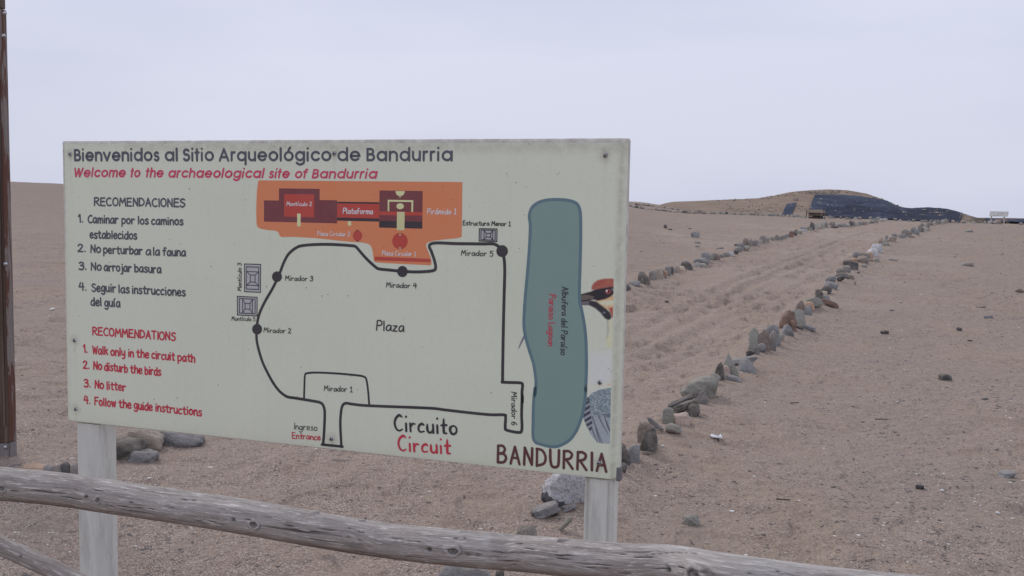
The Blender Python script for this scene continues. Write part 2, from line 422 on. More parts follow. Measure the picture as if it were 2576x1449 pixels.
c = m.mix(m.math('MULTIPLY', m.attr('dirt'), m.ramp(m.noise(m.coord((1, 1, 1)), 28, 5, 0.8), [(0.35, 0.15), (0.65, 0.9)])), c, (0.30, 0.26, 0.19))
m.bump(m.noise(m.coord(), 5, 3), 0.04, 0.02)
PRINT = m.color(c)
m = NT('board_edge', 0.55, 0.4)
o = m.coord()
c = m.ramp(m.noise(o, 18, 5, 0.7), [(0.35, (0.50, 0.47, 0.42)), (0.6, (0.72, 0.70, 0.63))])
c = m.mix(m.ramp(m.noise(m.coord((8, 1, 8)), 9, 4, 0.8), [(0.62, 0.0), (0.74, 0.7)]), c, (0.16, 0.13, 0.10))
EDGE = m.color(c)

def ink(name, rgb, rough=0.40):
    m = NT(name, rough, 0.45)
    o = m.coord()
    c = m.mix(m.ramp(m.noise(o, 9, 4, 0.6), [(0.4, 0.0), (0.75, 0.16)]), rgb, tuple(min(1, x*0.7+0.16) for x in rgb))
    return m.color(c)
LP = 0.52     # light on the board face: print colours are what the photograph shows divided by it
def pc(r, g, b): return tuple(min(0.85, x/LP) for x in lin(r, g, b))
I_DARK = ink('ink_charcoal', pc(66, 68, 74)); I_BLACK = ink('ink_black', pc(46, 44, 46)); I_RED = ink('ink_red', pc(158, 46, 60)); I_ROSE = ink('ink_crimson', pc(164, 58, 80))
I_WHITE = ink('ink_white', pc(226, 214, 214)); I_PLUM = ink('ink_plum', pc(76, 44, 46)); I_ORANGE = ink('ink_orange', pc(194, 108, 72))
I_MAROON = ink('ink_maroon', pc(98, 50, 52)); I_BRICK = ink('ink_brick', pc(152, 58, 48)); I_SAND = ink('ink_sand', pc(204, 178, 132)); I_NIGHT = ink('ink_night', pc(48, 40, 44))
I_LAGOON = ink('ink_lagoon', pc(104, 124, 118), 0.34); I_TEAL = ink('ink_teal', pc(78, 100, 106)); I_LILAC = ink('ink_lilac', pc(146, 146, 146)); I_OCHRE = ink('ink_ochre', pc(150, 138, 108))

# wooden core with worn rim
bm = bmesh.new()
hx = S_W/2
box(bm, -hx, hx-0.004, 0.004, 0.036, BOT, BOT+S_H, 0.009)
bm_obj('backing_frame', bm, EDGE, sign)
# printed face, 4 mm proud, stops short of the top and side rims
corner = sgn(np.array([162.0, 1580.5, 1557.5, 171.5]), np.array([361.5, 359.5, 1207.5, 1057.0]))
nx, nz_ = 420, 210
S_, T_ = np.meshgrid(np.linspace(0, 1, nx), np.linspace(0, 1, nz_))
cx = (corner[0][0]*(1-S_)+corner[1][0]*S_)*(1-T_)+(corner[3][0]*(1-S_)+corner[2][0]*S_)*T_
cz = (corner[0][1]*(1-S_)+corner[1][1]*S_)*(1-T_)+(corner[3][1]*(1-S_)+corner[2][1]*S_)*T_
# rounded lower right corner
rc = 0.034; dx = corner[2][0]-cx; dz = cz-(corner[3][1]*(1-S_)+corner[2][1]*S_)
ins = (dx < rc) & (dz < rc); q = np.hypot(rc-dx, rc-dz); over = ins & (q > rc)
cx = np.where(over, corner[2][0]-rc+(rc-dx)/np.maximum(q, 1e-6)*rc, cx); cz = np.where(over, cz+(rc-(rc-dz)/np.maximum(q, 1e-6)*rc-dz), cz)
cy = np.zeros_like(cx)
front = np.stack([cx, cy, cz], -1).reshape(-1, 3)
fa = grid_faces(nz_, nx)
rim = np.concatenate([np.arange(nx), np.arange(1, nz_)*nx+nx-1, (nz_-1)*nx+np.arange(nx-2, -1, -1), np.arange(nz_-2, 0, -1)*nx])
back = front[rim]+[0, 0.0055, 0]; nb = len(front)
sides = [[rim[i], nb+i, nb+(i+1) % len(rim), rim[(i+1) % len(rim)]] for i in range(len(rim))]
me = mesh_np('printed_face', np.vstack([front, back]), np.vstack([fa, sides]), PRINT, False); me.flip_normals()
edge_d = np.minimum.reduce([cx-corner[3][0], corner[2][0]-cx+0.0, corner[0][1]-cz, cz-BOT])
xr = sgn(1555, 700)[0]; xl = sgn(172, 700)[0]
dirt = np.exp(-((cx-xr)/0.012)**2)*0.5 + np.exp(-((corner[0][1]-0.02-cz)/0.02)**2)*0.35*(cx > -0.9) + 0.3*np.exp(-np.abs(edge_d)/0.015)
scr_px = [(177, 388), (841, 386), (1523, 391), (188, 856), (191, 1029), (834, 1104), (1509, 962), (1507, 1165)]
for sx_, sy_ in scr_px:
    c0 = sgn(sx_, sy_); rad = np.hypot(cx-c0[0], cz-c0[1]); dirt = dirt + 0.28*np.exp(-((cx-c0[0])/0.006)**2)*np.exp(-np.maximum(c0[1]-cz, 0)/0.09)*(cz < c0[1]); dirt = dirt + 0.45*np.exp(-((rad-0.012)/0.014)**2)
attr(me, 'dirt', np.append(np.clip(dirt, 0, 1).ravel(), np.zeros(len(rim))))
link('printed_face', me, sign)
# torn metal corner at the lower right
bm = bmesh.new()
c0 = sgn(1561, 1210)
box(bm, hx-0.016, hx+0.0005, -0.0022, 0.034, BOT-0.0015, BOT+0.050, 0.004)
bm_obj('corner_cap', bm, ink('grey_metal', (0.16, 0.16, 0.165), 0.5), sign)

# posts
m = NT('painted_post', 0.5, 0.4)
o = m.coord()
c = m.ramp(m.noise(m.coord((1, 1, 0.15)), 16, 4, 0.6), [(0.3, (0.60, 0.60, 0.55)), (0.7, (0.76, 0.76, 0.69))])
c = m.mix(m.ramp(m.noise(m.coord((2, 2, 0.5)), 5, 5, 0.7), [(0.50, 0.0), (0.70, 0.55)]), c, (0.34, 0.33, 0.295))
c = m.mix(m.ramp(m.noise(m.coord((30, 30, 1.2)), 1.0, 5, 0.75), [(0.58, 0.0), (0.72, 0.5)]), c, (0.36, 0.34, 0.29))
c = m.mix(m.ramp(m.noise(o, 45, 3, 0.7), [(0.68, 0.0), (0.75, 0.5)]), c, (0.22, 0.20, 0.18))
m.bump(m.noise(m.coord((1, 1, 0.1)), 40, 3), 0.25, 0.004)
POST = m.color(c)
def post_on_board(px0, px1, py, dep, yoff, channel):
    a = sgn(px0, py)[0]; b = sgn(px1, py)[0]
    k = 1+yoff/3.7
    bm = bmesh.new()
    if channel:            # shallow grooves down both sides of the face
        w = b-a
        box(bm, a, a+w, yoff+0.006, yoff+dep, -0.5, BOT-0.003, 0.003)
        box(bm, a+0.004, a+w*0.10, yoff, yoff+0.012, -0.5, BOT-0.004, 0.002)
        box(bm, a+w*0.17, a+w*0.80, yoff+0.001, yoff+0.012, -0.5, BOT-0.005, 0.003)
        box(bm, a+w*0.88, a+w-0.003, yoff-0.001, yoff+0.012, -0.5, BOT-0.006, 0.002)
    else:
        box(bm, a, b, yoff, yoff+dep, -0.5, BOT-0.003, 0.004)
    return bm_obj('post', bm, POST, sign)
post_on_board(188, 243.5, 1068, 0.105, 0.012, False)
post_on_board(1468.5, 1543, 1208, 0.085, 0.010, True)

# screws
def dome(r, h, n=14, rings=5):
    v = []; f = []
    for i in range(rings):
        a = i/(rings)*math.pi/2
        for k in range(n): v.append((r*math.cos(a)*math.cos(2*math.pi*k/n), -h*math.sin(a), r*math.cos(a)*math.sin(2*math.pi*k/n)))
    v.append((0, -h, 0))
    for i in range(rings-1):
        for k in range(n): f.append((i*n+k, i*n+(k+1) % n, (i+1)*n+(k+1) % n, (i+1)*n+k))
    for k in range(n): f.append(((rings-1)*n+k, (rings-1)*n+(k+1) % n, rings*n))
    return v, f
m = NT('screw_steel', 0.35, 0.5); m.b.inputs['Metallic'].default_value = 0.85
STEEL = m.color(m.ramp(m.noise(m.coord(), 150, 3), [(0.35, (0.26, 0.25, 0.26)), (0.65, (0.62, 0.61, 0.62))]))
m = NT('slot_shadow', 0.9, 0.0); DARKM = m.color((0.02, 0.02, 0.02))
v, f = dome(0.0088, 0.0055)
sm_ = bpy.data.meshes.new('screw'); sm_.from_pydata(v, [], f); sm_.materials.append(STEEL); sm_.polygons.foreach_set('use_smooth', np.full(len(sm_.polygons), True))
bm = bmesh.new(); box(bm, -0.0066, 0.0066, -0.0056, -0.0030, -0.0010, 0.0010); box(bm, -0.0010, 0.0010, -0.0057, -0.0031, -0.0066, 0.0066)
slm = bpy.data.meshes.new('slot'); bm.to_mesh(slm); bm.free(); slm.materials.append(DARKM)
for k, (sx_, sy_) in enumerate(scr_px):
    c0 = sgn(sx_, sy_); o = link('screw', sm_, sign); o.location = (c0[0], -0.0005, c0[1]); o.rotation_euler = (0, rng.uniform(0, 1.5), 0)
    s2 = link('slot', slm, o)

# ---- flat print: filled shapes and brush strokes, each layer a fraction of a millimetre above the last
class Print:
    def __init__(s): s.v = []; s.f = []
    def _add(s, pts, y):
        n = len(s.v); s.v += [(p[0], -y, p[1]) for p in pts]; return n
    def poly(s, pts, y, px=True):
        p = sgn(np.array([q[0] for q in pts], float), np.array([q[1] for q in pts], float)) if px else np.array(pts)
        ar = 0.5*np.sum(p[:, 0]*np.roll(p[:, 1], -1)-np.roll(p[:, 0], -1)*p[:, 1])
        if ar < 0: p = p[::-1]
        n = s._add(p, y); s.f.append(list(range(n, n+len(p))))
    def ellipse(s, c, rx, ry, y, n=36):
        s.poly([(c[0]+rx*math.cos(2*math.pi*k/n), c[1]+ry*math.sin(2*math.pi*k/n)) for k in range(n)], y)
    def stroke(s, P, w, y, cap=True, closed=False):
        """P: (n,2) in metres on the board; w: width, a number or one per point"""
        P = np.asarray(P, float)
        keep = [0]+[i for i in range(1, len(P)) if np.hypot(*(P[i]-P[i-1])) > 1e-5]
        W = np.full(len(P), w) if np.isscalar(w) else np.asarray(w, float)
        P = P[keep]; W = W[keep]
        if len(P) < 2:
            c = P[0]; s.poly([(c[0]+W[0]/2*math.cos(a), c[1]+W[0]/2*math.sin(a)) for a in np.linspace(0, 2*math.pi, 12, endpoint=False)], y, False); return
        T = np.zeros_like(P)
        D = np.diff(P, axis=0); D /= np.linalg.norm(D, axis=1)[:, None]
        T[1:-1] = D[:-1]+D[1:]; T[0] = D[0]; T[-1] = D[-1]
        if closed: T[0] = T[-1] = D[0]+D[-1]
        T /= np.maximum(np.linalg.norm(T, axis=1), 1e-6)[:, None]
        N = np.stack([-T[:, 1], T[:, 0]], -1)
        k = np.ones(len(P)); 
        if len(P) > 2: k[1:-1] = 1/np.clip(np.sum(N[1:-1]*np.stack([-D[:-1, 1], D[:-1, 0]], -1), 1), 0.55, 1)
        L = P+N*(W/2*k)[:, None]; R = P-N*(W/2*k)[:, None]
        n = s._add(np.vstack([L, R]), y); m_ = len(P)
        for i in range(m_-1): s.f.append([n+i, n+m_+i, n+m_+i+1, n+i+1])
        if cap and not closed:
            for (c, t, w_, a, b) in ((P[0], -T[0], W[0], n+m_, n), (P[-1], T[-1], W[-1], n+m_-1, n+2*m_-1)):
                nn = np.array([-t[1], t[0]]); q = []
                for kk in range(1, 6):
                    an = math.pi*kk/6; q.append(c + t*math.sin(an)*w_/2 + nn*math.cos(an)*w_/2)
                i0 = s._add(q, y)
                s.f.append([a]+[b]+list(range(i0, i0+5))[::1] if False else [b if np.allclose(c, P[0]) else a]+list(range(i0, i0+5))+[a if np.allclose(c, P[0]) else b])
    def take(s, name, mat, parent=None):
        o = s.build(name, mat, parent); s.v = []; s.f = []; return o
    def build(s, name, mat, parent=None):
        if not s.f: return None
        me = bpy.data.meshes.new(name); me.from_pydata(s.v, [], s.f); me.materials.append(mat)
        bmx = bmesh.new(); bmx.from_mesh(me); bmx.normal_update()
        for fc in bmx.faces:
            if fc.normal.y > 0: fc.normal_flip()
        bmx.to_mesh(me); bmx.free()
        return link(name, me, parent or sign)
def cat(P, n=8, closed=False):
    P = np.asarray(P, float)
    if len(P) < 3: return P
    Q = np.vstack([P[-1:], P, P[:2]]) if closed else np.vstack([2*P[0]-P[1], P, 2*P[-1]-P[-2]])
    out = []
    for i in range(1, len(Q)-2):
        p0, p1, p2, p3 = Q[i-1], Q[i], Q[i+1], Q[i+2]
        for t in np.linspace(0, 1, n, endpoint=False):
            out.append(0.5*((2*p1)+(-p0+p2)*t+(2*p0-5*p1+4*p2-p3)*t*t+(-p0+3*p1-3*p2+p3)*t**3))
    out.append(Q[-2]); return np.array(out)

# ---- stroke lettering.  y: 0 baseline, 10 cap height, x-height 6.5; 'c' smooth stroke, 'l' straight strokes
def G(s): 
    out = []
    for part in s.split(';'):
        part = part.strip()
        if part: out.append((part[0], [tuple(float(q) for q in t.split(',')) for t in part[1:].split()]))
    return out
HAND = {k: G(v) for k, v in {
 'R': 'l0,0 0.3,10;c0.2,9.7 3,10 5,8.4 4,6 0.6,4.9;l1.6,5 5.4,0', 'E': 'l0.2,10 0,0;l0,9.8 4.8,10;l0,5.2 4.2,5.4;l0,0.1 5,0', 'C': 'c5.2,9 3.4,10 1,8 0,4.6 1.2,1 3.4,0 5.4,1',
 'O': 'c3,10 0.9,8.6 0,5 0.9,1.2 3,0 5.1,1.4 5.8,5 5,8.6 3,10', 'M': 'l0,0 0.9,10;l0.9,10 3.4,4;l3.4,4 6.0,10;l6.0,10 7,0', 'N': 'l0,0 0.4,10;l0.4,10 4.8,0.4;l4.8,0.4 5,10',
 'D': 'l0,0 0.2,10;c0,9.9 3.4,9.2 5.4,5.6 4.4,1.8 0,0', 'A': 'l0,0 2.8,10;l2.8,10 5.6,0;l1,3.6 4.8,3.4', 'S': 'c4.8,9 3,10 0.8,8.8 0.8,6.6 3,5.2 4.9,3.4 4,0.8 2,0 0,1.2',
 'I': 'l0.4,0 0.4,10', 'T': 'l2.6,0 2.6,10;l0,10 5.2,10', 'U': 'c0,10 0.1,4 1,0.6 3,0 4.8,1.2 5.2,5 5.3,10', 'B': 'l0,0 0.2,10;c0.2,9.8 3,10 4.4,8.2 3.4,6 0.4,5.3;c0.4,5.3 3.8,5.2 5.2,2.9 3.6,0.4 0,0.1',
 'P': 'l0,0 0.4,10;c0.3,9.7 3,10.4 5,8.4 4.2,5.6 0.6,4.8', 'L': 'l0.2,10 0,0.1;l0,0.1 4.2,0', 'F': 'l0.2,10 0,0;l0,9.8 4.8,10;l0,5.4 3.8,5.5', 'W': 'l0,10 1.6,0;l1.6,0 3.4,8;l3.4,8 5.2,0;l5.2,0 7,10',
 'a': 'c4.4,5.8 2.2,6.5 0.4,4.4 0,1.6 1.4,0 3.2,1.2 4.4,4.6;l4.4,6.2 4.7,0', 'b': 'l0,10 0.2,0;c0.2,3.4 1.8,6.2 3.9,5.6 4.6,2.8 3.0,0.2 0.2,0.6', 'c': 'c4,5.6 2.4,6.5 0.5,4.8 0.1,2 1.4,0.1 4,0.7',
 'd': 'c4.3,5.4 2.2,6.3 0.3,4 0.1,1.3 1.8,0 3.6,1.2 4.4,4;l4.5,10 4.6,0', 'e': 'c0.4,3.1 3.6,3.6 4.1,4.9 2.8,6.5 0.9,5.6 0.1,3 1,0.4 2.6,0 4.3,1', 'f': 'c4.2,9.4 2.9,10 1.9,8.6 1.6,0;l0,5.7 3.7,6',
 'g': 'c4.2,5.8 2.2,6.5 0.4,4.6 0.3,1.6 2,0.4 3.6,1.8 4.3,4.8;c4.4,6.2 4.6,0 4.0,-2.8 2.2,-3.7 0.2,-2.6', 'h': 'l0,10 0.2,0;c0.2,3.4 1.6,6.2 3.4,6 4.1,4 4.2,0', 'i': 'l0.5,6.0 0.6,0;l0.5,9.4 0.6,9.5',
 'j': 'c2,6.0 2.1,0 1.6,-2.8 0,-3.3;l1.9,9.3 2.0,9.4', 'k': 'l0,10 0.2,0;l3.9,6.3 0.4,2.9;l1.6,3.9 4.3,0', 'l': 'l0.4,10 0.5,0', 'm': 'l0,6.3 0.2,0;c0.2,3.4 1.4,6.2 2.7,6 3.2,4 3.2,0;c3.2,3.4 4.4,6.2 5.8,6 6.4,4 6.5,0',
 'n': 'l0,6.3 0.2,0;c0.2,3.4 1.6,6.2 3.4,6 4.1,4 4.2,0', 'o': 'c2.3,6.5 0.5,5.2 0.1,3 0.9,0.6 2.5,0 4.1,1.2 4.6,3.5 3.9,5.7 2.3,6.5', 'p': 'l0,6.3 0.2,-3.6;c0.1,4.6 2,6.6 4.1,5.6 4.6,3 3,0.3 0.4,0.7',
 'r': 'l0,6.3 0.3,0;c0.3,3.6 1.6,6 3.6,6', 's': 'c3.6,5.9 2,6.6 0.5,5.4 1.4,3.7 3.4,2.6 3.5,0.9 1.7,-0.1 0,0.7', 't': 'c1.7,9.4 1.6,2.0 2.2,0.3 3.7,0.3;l0,6.3 3.7,6.6', 'u': 'c0.1,6.3 0.1,2.4 1.1,0.2 2.9,0.4 4,3;l4.1,6.4 4.3,0',
 'v': 'l0,6.4 2,0;l2,0 4,6.4', 'w': 'l0,6.3 1.4,0;l1.4,0 2.9,5.4;l2.9,5.4 4.4,0;l4.4,0 5.8,6.4', 'y': 'c0,6.4 0.4,2 2.2,1.2 3.8,3;c4.1,6.4 4.2,0 3.4,-2.8 1,-3.4', 'z': 'l0.2,6.2 3.9,6.3;l3.9,6.3 0,0.2;l0,0.2 4.2,0.1',
 'í': 'l0.4,6.3 0.5,0;l0.6,8.2 1.7,10.4', 'á': 'c4.4,5.8 2.2,6.5 0.4,4.4 0,1.6 1.4,0 3.2,1.2 4.4,4.6;l4.4,6.2 4.7,0;l2.2,8.0 3.6,10.2', '.': 'l0.2,0.2 0.3,0.2',
 '1': 'l0.6,7.8 2.4,10;l2.4,10 2.6,0', '|': 'l0.6,8 2.4,10;l2.4,10 2.4,0;l0.4,0 4.4,0', '2': 'c0.2,8 1.8,10 4,9 4.2,7 2.6,3.8 0,0.3;l0,0.3 4.8,0.2', '3': 'c0.2,8.8 2.4,10 4.4,8.6 3.4,6.2 1.6,5.6;c1.6,5.6 4.4,5 4.8,2.6 3,0 0,0.7',
 '4': 'l1.4,10 0,4.4;l0,4.4 5,4.6;l3.8,9.6 4,0', '5': 'l4.6,10 0.8,10;l0.8,10 0.5,5.8;c0.5,5.8 3.2,6.4 4.8,3.6 3.2,0 0,0.6', '6': 'c3.6,10 1,7.4 0,3.4 1.4,0.1 3.6,0.1 4.6,2.6 3.4,5 1.4,4.8 0.1,3'}.items()}
# the brush capital of the map titles, and plain round letters of the heading
BR = dict(HAND)
def arc(cx, cy, r, a0, a1, n=14, ry=None):
    ry = ry or r
    return [(cx+r*math.cos(math.radians(a)), cy+ry*math.sin(math.radians(a))) for a in np.linspace(a0, a1, n)]
R_ = 3.3; XH = 7.5
def L(*p): return ('l', list(p))
def K(p): return ('k', p)
GO = {
 'B': [L((0.8, 0.8), (0.8, 9.2)), K([(0.8, 9.2), (2.8, 9.2)]+arc(3.0, 7.2, 2.0, 90, -90)+[(0.8, 5.2)]), K([(0.8, 5.2), (3.2, 5.2)]+arc(3.5, 3.0, 2.2, 90, -90)+[(0.8, 0.8)])],
 'S': [K(arc(2.9, 7.1, 2.05, 35, 250)+arc(2.9, 3.0, 2.3, 80, -150))], 'A': [L((0.3, 0.5), (3.9, 9.4)), L((3.9, 9.4), (7.5, 0.5)), L((1.7, 3.2), (6.1, 3.2))],
 'W': [L((0.3, 9.4), (2.8, 0.7)), L((2.8, 0.7), (5.0, 8.8)), L((5.0, 8.8), (7.2, 0.7)), L((7.2, 0.7), (9.7, 9.4))],
 'i': [L((0.8, 0.6), (0.8, 6.6)), L((0.8, 9.7), (0.8, 9.75))], 'l': [L((0.8, 0.6), (0.8, 9.8))], 'e': [K([(0.9, 3.9), (7.0, 3.9)]+arc(3.9, 3.9, 3.1, 5, 318, 22))],
 'n': [L((0.8, 0.6), (0.8, 7.0)), K(arc(3.4, 4.4, 2.6, 175, 0, 12)+[(6.0, 0.6)])], 'v': [L((0.4, 7.0), (3.2, 0.7)), L((3.2, 0.7), (6.0, 7.0))],
 'd': [K(arc(3.9, 3.9, 3.1, 0, 360, 26)), L((7.1, 0.6), (7.1, 9.8))], 'o': [K(arc(3.9, 3.9, 3.1, 0, 360, 26))], 'a': [K(arc(3.9, 3.9, 3.1, 0, 360, 26)), L((7.1, 0.6), (7.1, 7.0))],
 'g': [K(arc(3.9, 3.9, 3.1, 0, 360, 26)), K([(7.1, 7.0), (7.1, 0.4)]+arc(4.0, 0.1, 3.1, 0, -150, 14, 2.6))], 'q': [K(arc(3.9, 3.9, 3.1, 0, 360, 26)), L((7.1, 7.0), (7.1, -2.4))],
 's': [K(arc(2.5, 5.4, 1.6, 35, 250, 12)+arc(2.5, 2.3, 1.75, 80, -150, 12))], 't': [L((1.5, 0.6), (1.5, 9.4)), L((0.2, 6.8), (2.9, 6.8))], 'r': [L((0.8, 0.6), (0.8, 7.0)), K(arc(2.9, 4.9, 2.1, 170, 80, 7))],
 'u': [K([(0.8, 7.0)]+arc(3.3, 3.3, 2.5, 180, 360, 14)), L((5.8, 0.6), (5.8, 7.0))], 'c': [K(arc(3.9, 3.9, 3.1, 42, 318, 20))], 'h': [L((0.8, 0.6), (0.8, 9.8)), K(arc(3.3, 4.4, 2.5, 175, 0, 12)+[(5.8, 0.6)])],
 'm': [L((0.8, 0.6), (0.8, 7.0)), K(arc(2.9, 4.8, 2.1, 175, 0, 10)+[(5.0, 0.6)]), K(arc(7.1, 4.8, 2.1, 175, 0, 10)+[(9.2, 0.6)])], 'f': [K([(1.6, 0.6), (1.6, 7.6)]+arc(3.1, 7.9, 1.5, 175, 70, 8)), L((0.2, 6.8), (3.3, 6.8))],
 'ó': [K(arc(3.9, 3.9, 3.1, 0, 360, 26)), L((3.7, 8.6), (5.0, 10.4))],
}
def text(pr, s, x0, y0, x1, y1, cap, th, y, font=HAND, xh=6.5, slant=0.0, gap=1.7, jit=0.0, taper=False):
    """letters on a baseline from photograph point (x0,y0) to (x1,y1); cap, th: capital height and pen width in photograph pixels"""
    a = sgn(x0, y0); b = sgn(x1, y1)
    dpx = np.array([x1-x0, y1-y0], float); dpx /= np.hypot(*dpx); up = np.array([dpx[1], -dpx[0]])
    k = np.hypot(*(sgn(x0+up[0]*cap, y0+up[1]*cap)-a))/cap
    k2 = np.hypot(*(sgn(x1+up[0]*cap, y1+up[1]*cap)-b))/cap
    k = (k+k2)/2
    ax = (b-a); Ln = np.hypot(*ax); ax /= Ln; upv = np.array([-ax[1], ax[0]])
    adv = []; tot = 0
    for ch in s:
        if ch == ' ': adv.append((tot, 0)); tot += 3.6; continue
        g = font.get(ch) or HAND[ch]; mxx = max(p[0] for st in g for p in st[1])+(0.5 if ch in 'il1' else 0); adv.append((tot, mxx)); tot += mxx+gap
    tot -= gap
    sx = (Ln-th*k*0.0)/tot; sy = cap*k/10.0; lvl = 0
    r = random.Random(hash(s) % 999 if False else sum(map(ord, s)))
    for (o, w), ch in zip(adv, s):
        if ch == ' ': continue
        g = font.get(ch) or HAND[ch]; dy = r.uniform(-jit, jit); rot = r.uniform(-jit, jit)*0.10
        for si, (kind, pts) in enumerate(g):
            P = np.array(pts, float)
            if xh != 6.5 and font is not GO and ch.islower(): P[:, 1] = np.interp(P[:, 1], [-4, 0, 6.5, 10, 11], [-4, 0, xh, 10, 11])
            if kind == 'c': P = cat(P, 6)
            P = P + [0, dy] + P[:, ::-1]*[slant+rot, 0]
            Q = a[None]+ax[None]*((o+P[:, 0:1])*sx)+upv[None]*(P[:, 1:2]*sy)
            w_ = th*k*r.uniform(0.94, 1.07)
            if taper and len(Q) > 2: w_ = w_*np.interp(np.linspace(0, 1, len(Q)), [0, 0.15, 0.6, 1], [0.75, 1.25, 1.0, 0.7])
            pr.stroke(Q, w_, y+0.00008*si)
    return pr

# headings
p = Print()
for s, x0, x1 in (('Bienvenidos', 187, 399), ('al', 415, 446.5), ('Sitio', 461, 536), ('Arqueológico', 552, 831), ('de', 849, 904), ('Bandurria', 922, 1136)):
    text(p, s, x0, 405.6, x1, 405.4, 31+(x0-187)*0.004, 6.3, 0.0008, GO, gap=2.0); p.take('heading_word', I_DARK)

p = Print()
for s, x0, x1, y0, y1 in (('Welcome', 185, 313, 445.4, 445.8), ('to', 328, 350, 446, 446), ('the', 366, 408, 446.2, 446.3), ('archaeological', 422.5, 661, 446.6, 447.8), ('site', 676, 725, 448, 448.2), ('of', 741, 769.5, 448.4, 448.5), ('Bandurria', 784, 944.5, 448.6, 449)):
    text(p, s, x0, y0, x1, y1, 23.5, 5.0, 0.0008, GO, slant=0.20, gap=2.0); p.take('heading_word', I_ROSE)

p = Print()
J = 0.35
for a in (('RECOMENDACIONES', 238, 516.5, 465, 520.5, 19.5), ('1.', 197, 559, 208, 559, 18.5), ('Caminar', 222, 560, 297, 562, 18.5), ('por', 307, 562, 338, 563, 18), ('los', 348, 563.5, 373, 564, 18), ('caminos', 382, 564.2, 460, 566, 18),
          ('establecidos', 227, 599, 344, 601.6, 18.5), ('2.', 196.5, 633, 214, 633, 18.5), ('No', 229, 635, 253, 635.5, 18.5), ('perturbar', 261, 637, 358, 640, 18.5), ('a', 368, 640.5, 379, 641, 18.5), ('la', 386, 641.5, 401, 642, 18.5), ('fauna', 410, 642.4, 466.5, 644, 18.5),
          ('3.', 199.5, 677.7, 216, 678, 18.5), ('No', 230, 679.5, 255, 680, 18.5), ('arrojar', 263, 681, 330, 683.5, 18.5), ('basura', 339.5, 684, 405, 686.5, 18.5), ('4.', 199.5, 729.5, 216, 730, 18.5), ('Seguir', 232, 732.5, 291, 735, 19), ('las', 299, 736, 325, 737.5, 19), ('instrucciones', 333, 738, 466, 744, 19),
          ('del', 229.5, 767.5, 255, 769, 19), ('guía', 264, 770.5, 302, 772.5, 19)):
    text(p, a[0], a[1], a[2], a[3], a[4], a[5], 4.2, 0.0008, HAND, 6.9, gap=1.9, jit=J); p.take('rule_word', I_DARK)

p = Print()
for a in (('RECOMMENDATIONS', 234, 841.5, 441, 856.5, 19), ('1.', 210, 886.4, 219, 886.6, 18.5), ('Walk', 233.5, 888.5, 271, 892, 18.5), ('only', 279, 893, 314, 896, 18.5), ('in', 323, 896.5, 336, 897.5, 18.5), ('the', 344.5, 898, 374, 901, 18.5), ('circuit', 382.5, 901.5, 439, 906.5, 18.5), ('path', 448, 907.5, 490, 911, 18.5),
          ('2.', 210, 926.5, 223.5, 927, 18.5), ('No', 236, 928.5, 256, 930, 18.5), ('disturb', 263.5, 931, 320.5, 937, 18.5), ('the', 329, 937.5, 357, 940.5, 18.5), ('birds', 365, 941, 404, 945, 18.5),
          ('3.', 212, 972.5, 226.5, 973.5, 18.5), ('No', 239.5, 976, 260.5, 978, 18.5), ('litter', 269, 979, 315.5, 983.5, 18.5), ('4.', 212, 1014.5, 226, 1015.5, 18.5), ('Follow', 239, 1018.5, 291, 1023.5, 18.5), ('the', 300, 1024.5, 329.5, 1027.5, 18.5), ('guide', 338, 1028, 383, 1033, 18.5), ('instructions', 391.5, 1034, 506.5, 1046, 18.5)):
    text(p, a[0], a[1], a[2], a[3], a[4], a[5], 4.2, 0.0008, HAND, 6.9, gap=1.9, jit=J); p.take('rule_word', I_RED)


# plan of the mounds
c2 = lambda pts: [(566+0.25175*x, 327+0.25175*y) for x, y in pts]
c3 = lambda pts: [(1069+0.25175*x, 327+0.25175*y) for x, y in pts]
c5 = lambda pts: [(566+0.25175*x, 660.3+0.25175*y) for x, y in pts]
c6 = lambda pts: [(1069+0.25175*x, 660.3+0.25175*y) for x, y in pts]
c8 = lambda pts: [(628.9+0.32727*x, 974.8+0.32727*y) for x, y in pts]
c9 = lambda pts: [(1194.9+0.32727*x, 974.8+0.32727*y) for x, y in pts]
p = Print()
p.poly(c2([(340, 503), (2372, 520), (2366, 1065), (2345, 1076), (2290, 1085), (2200, 1093), (2090, 1106), (2030, 1122), (2010, 1138), (2010, 1165), (2030, 1215), (2050, 1260), (2062, 1300), (2064, 1340), (2050, 1352), (1600, 1330), (1510, 1322), (1488, 1312),
            (1480, 1250), (1473, 1195), (1455, 1155), (1430, 1137), (1380, 1126), (1200, 1112), (900, 1080), (700, 1068), (565, 1070), (545, 1055), (535, 1025), (510, 1007), (430, 1000), (355, 987), (325, 970), (315, 935), (312, 800), (318, 620), (330, 520)]), 0.0003)
p.build('plan_ground_area', I_ORANGE)
p = Print()
p.poly(c2([(390, 703), (540, 705), (540, 583), (946, 588), (946, 700), (1121, 703), (1121, 933), (390, 915)]), 0.0005); p.take('plan_outline', I_MAROON)
p.poly(c2([(1545, 604), (1976, 610), (1972, 986), (1541, 975)]), 0.0005); p.take('plan_outline', I_MAROON)

p = Print()
p.poly(c2([(1121.5, 716), (1542, 722), (1542, 916), (1121.5, 905)]), 0.00045); p.take('plan_black_band', I_NIGHT)  # black strips and ticks are printed parts of the plan
p.poly(c2([(1541, 908), (1972, 917), (1972, 986), (1541, 975)]), 0.0006); p.take('plan_black_band', I_NIGHT)
for cc in ((1325, 1003), (1325, 1108)): p.ellipse(c2([cc])[0], 2.8, 1.6, 0.0009, 10); p.take('plan_black_band', I_NIGHT)

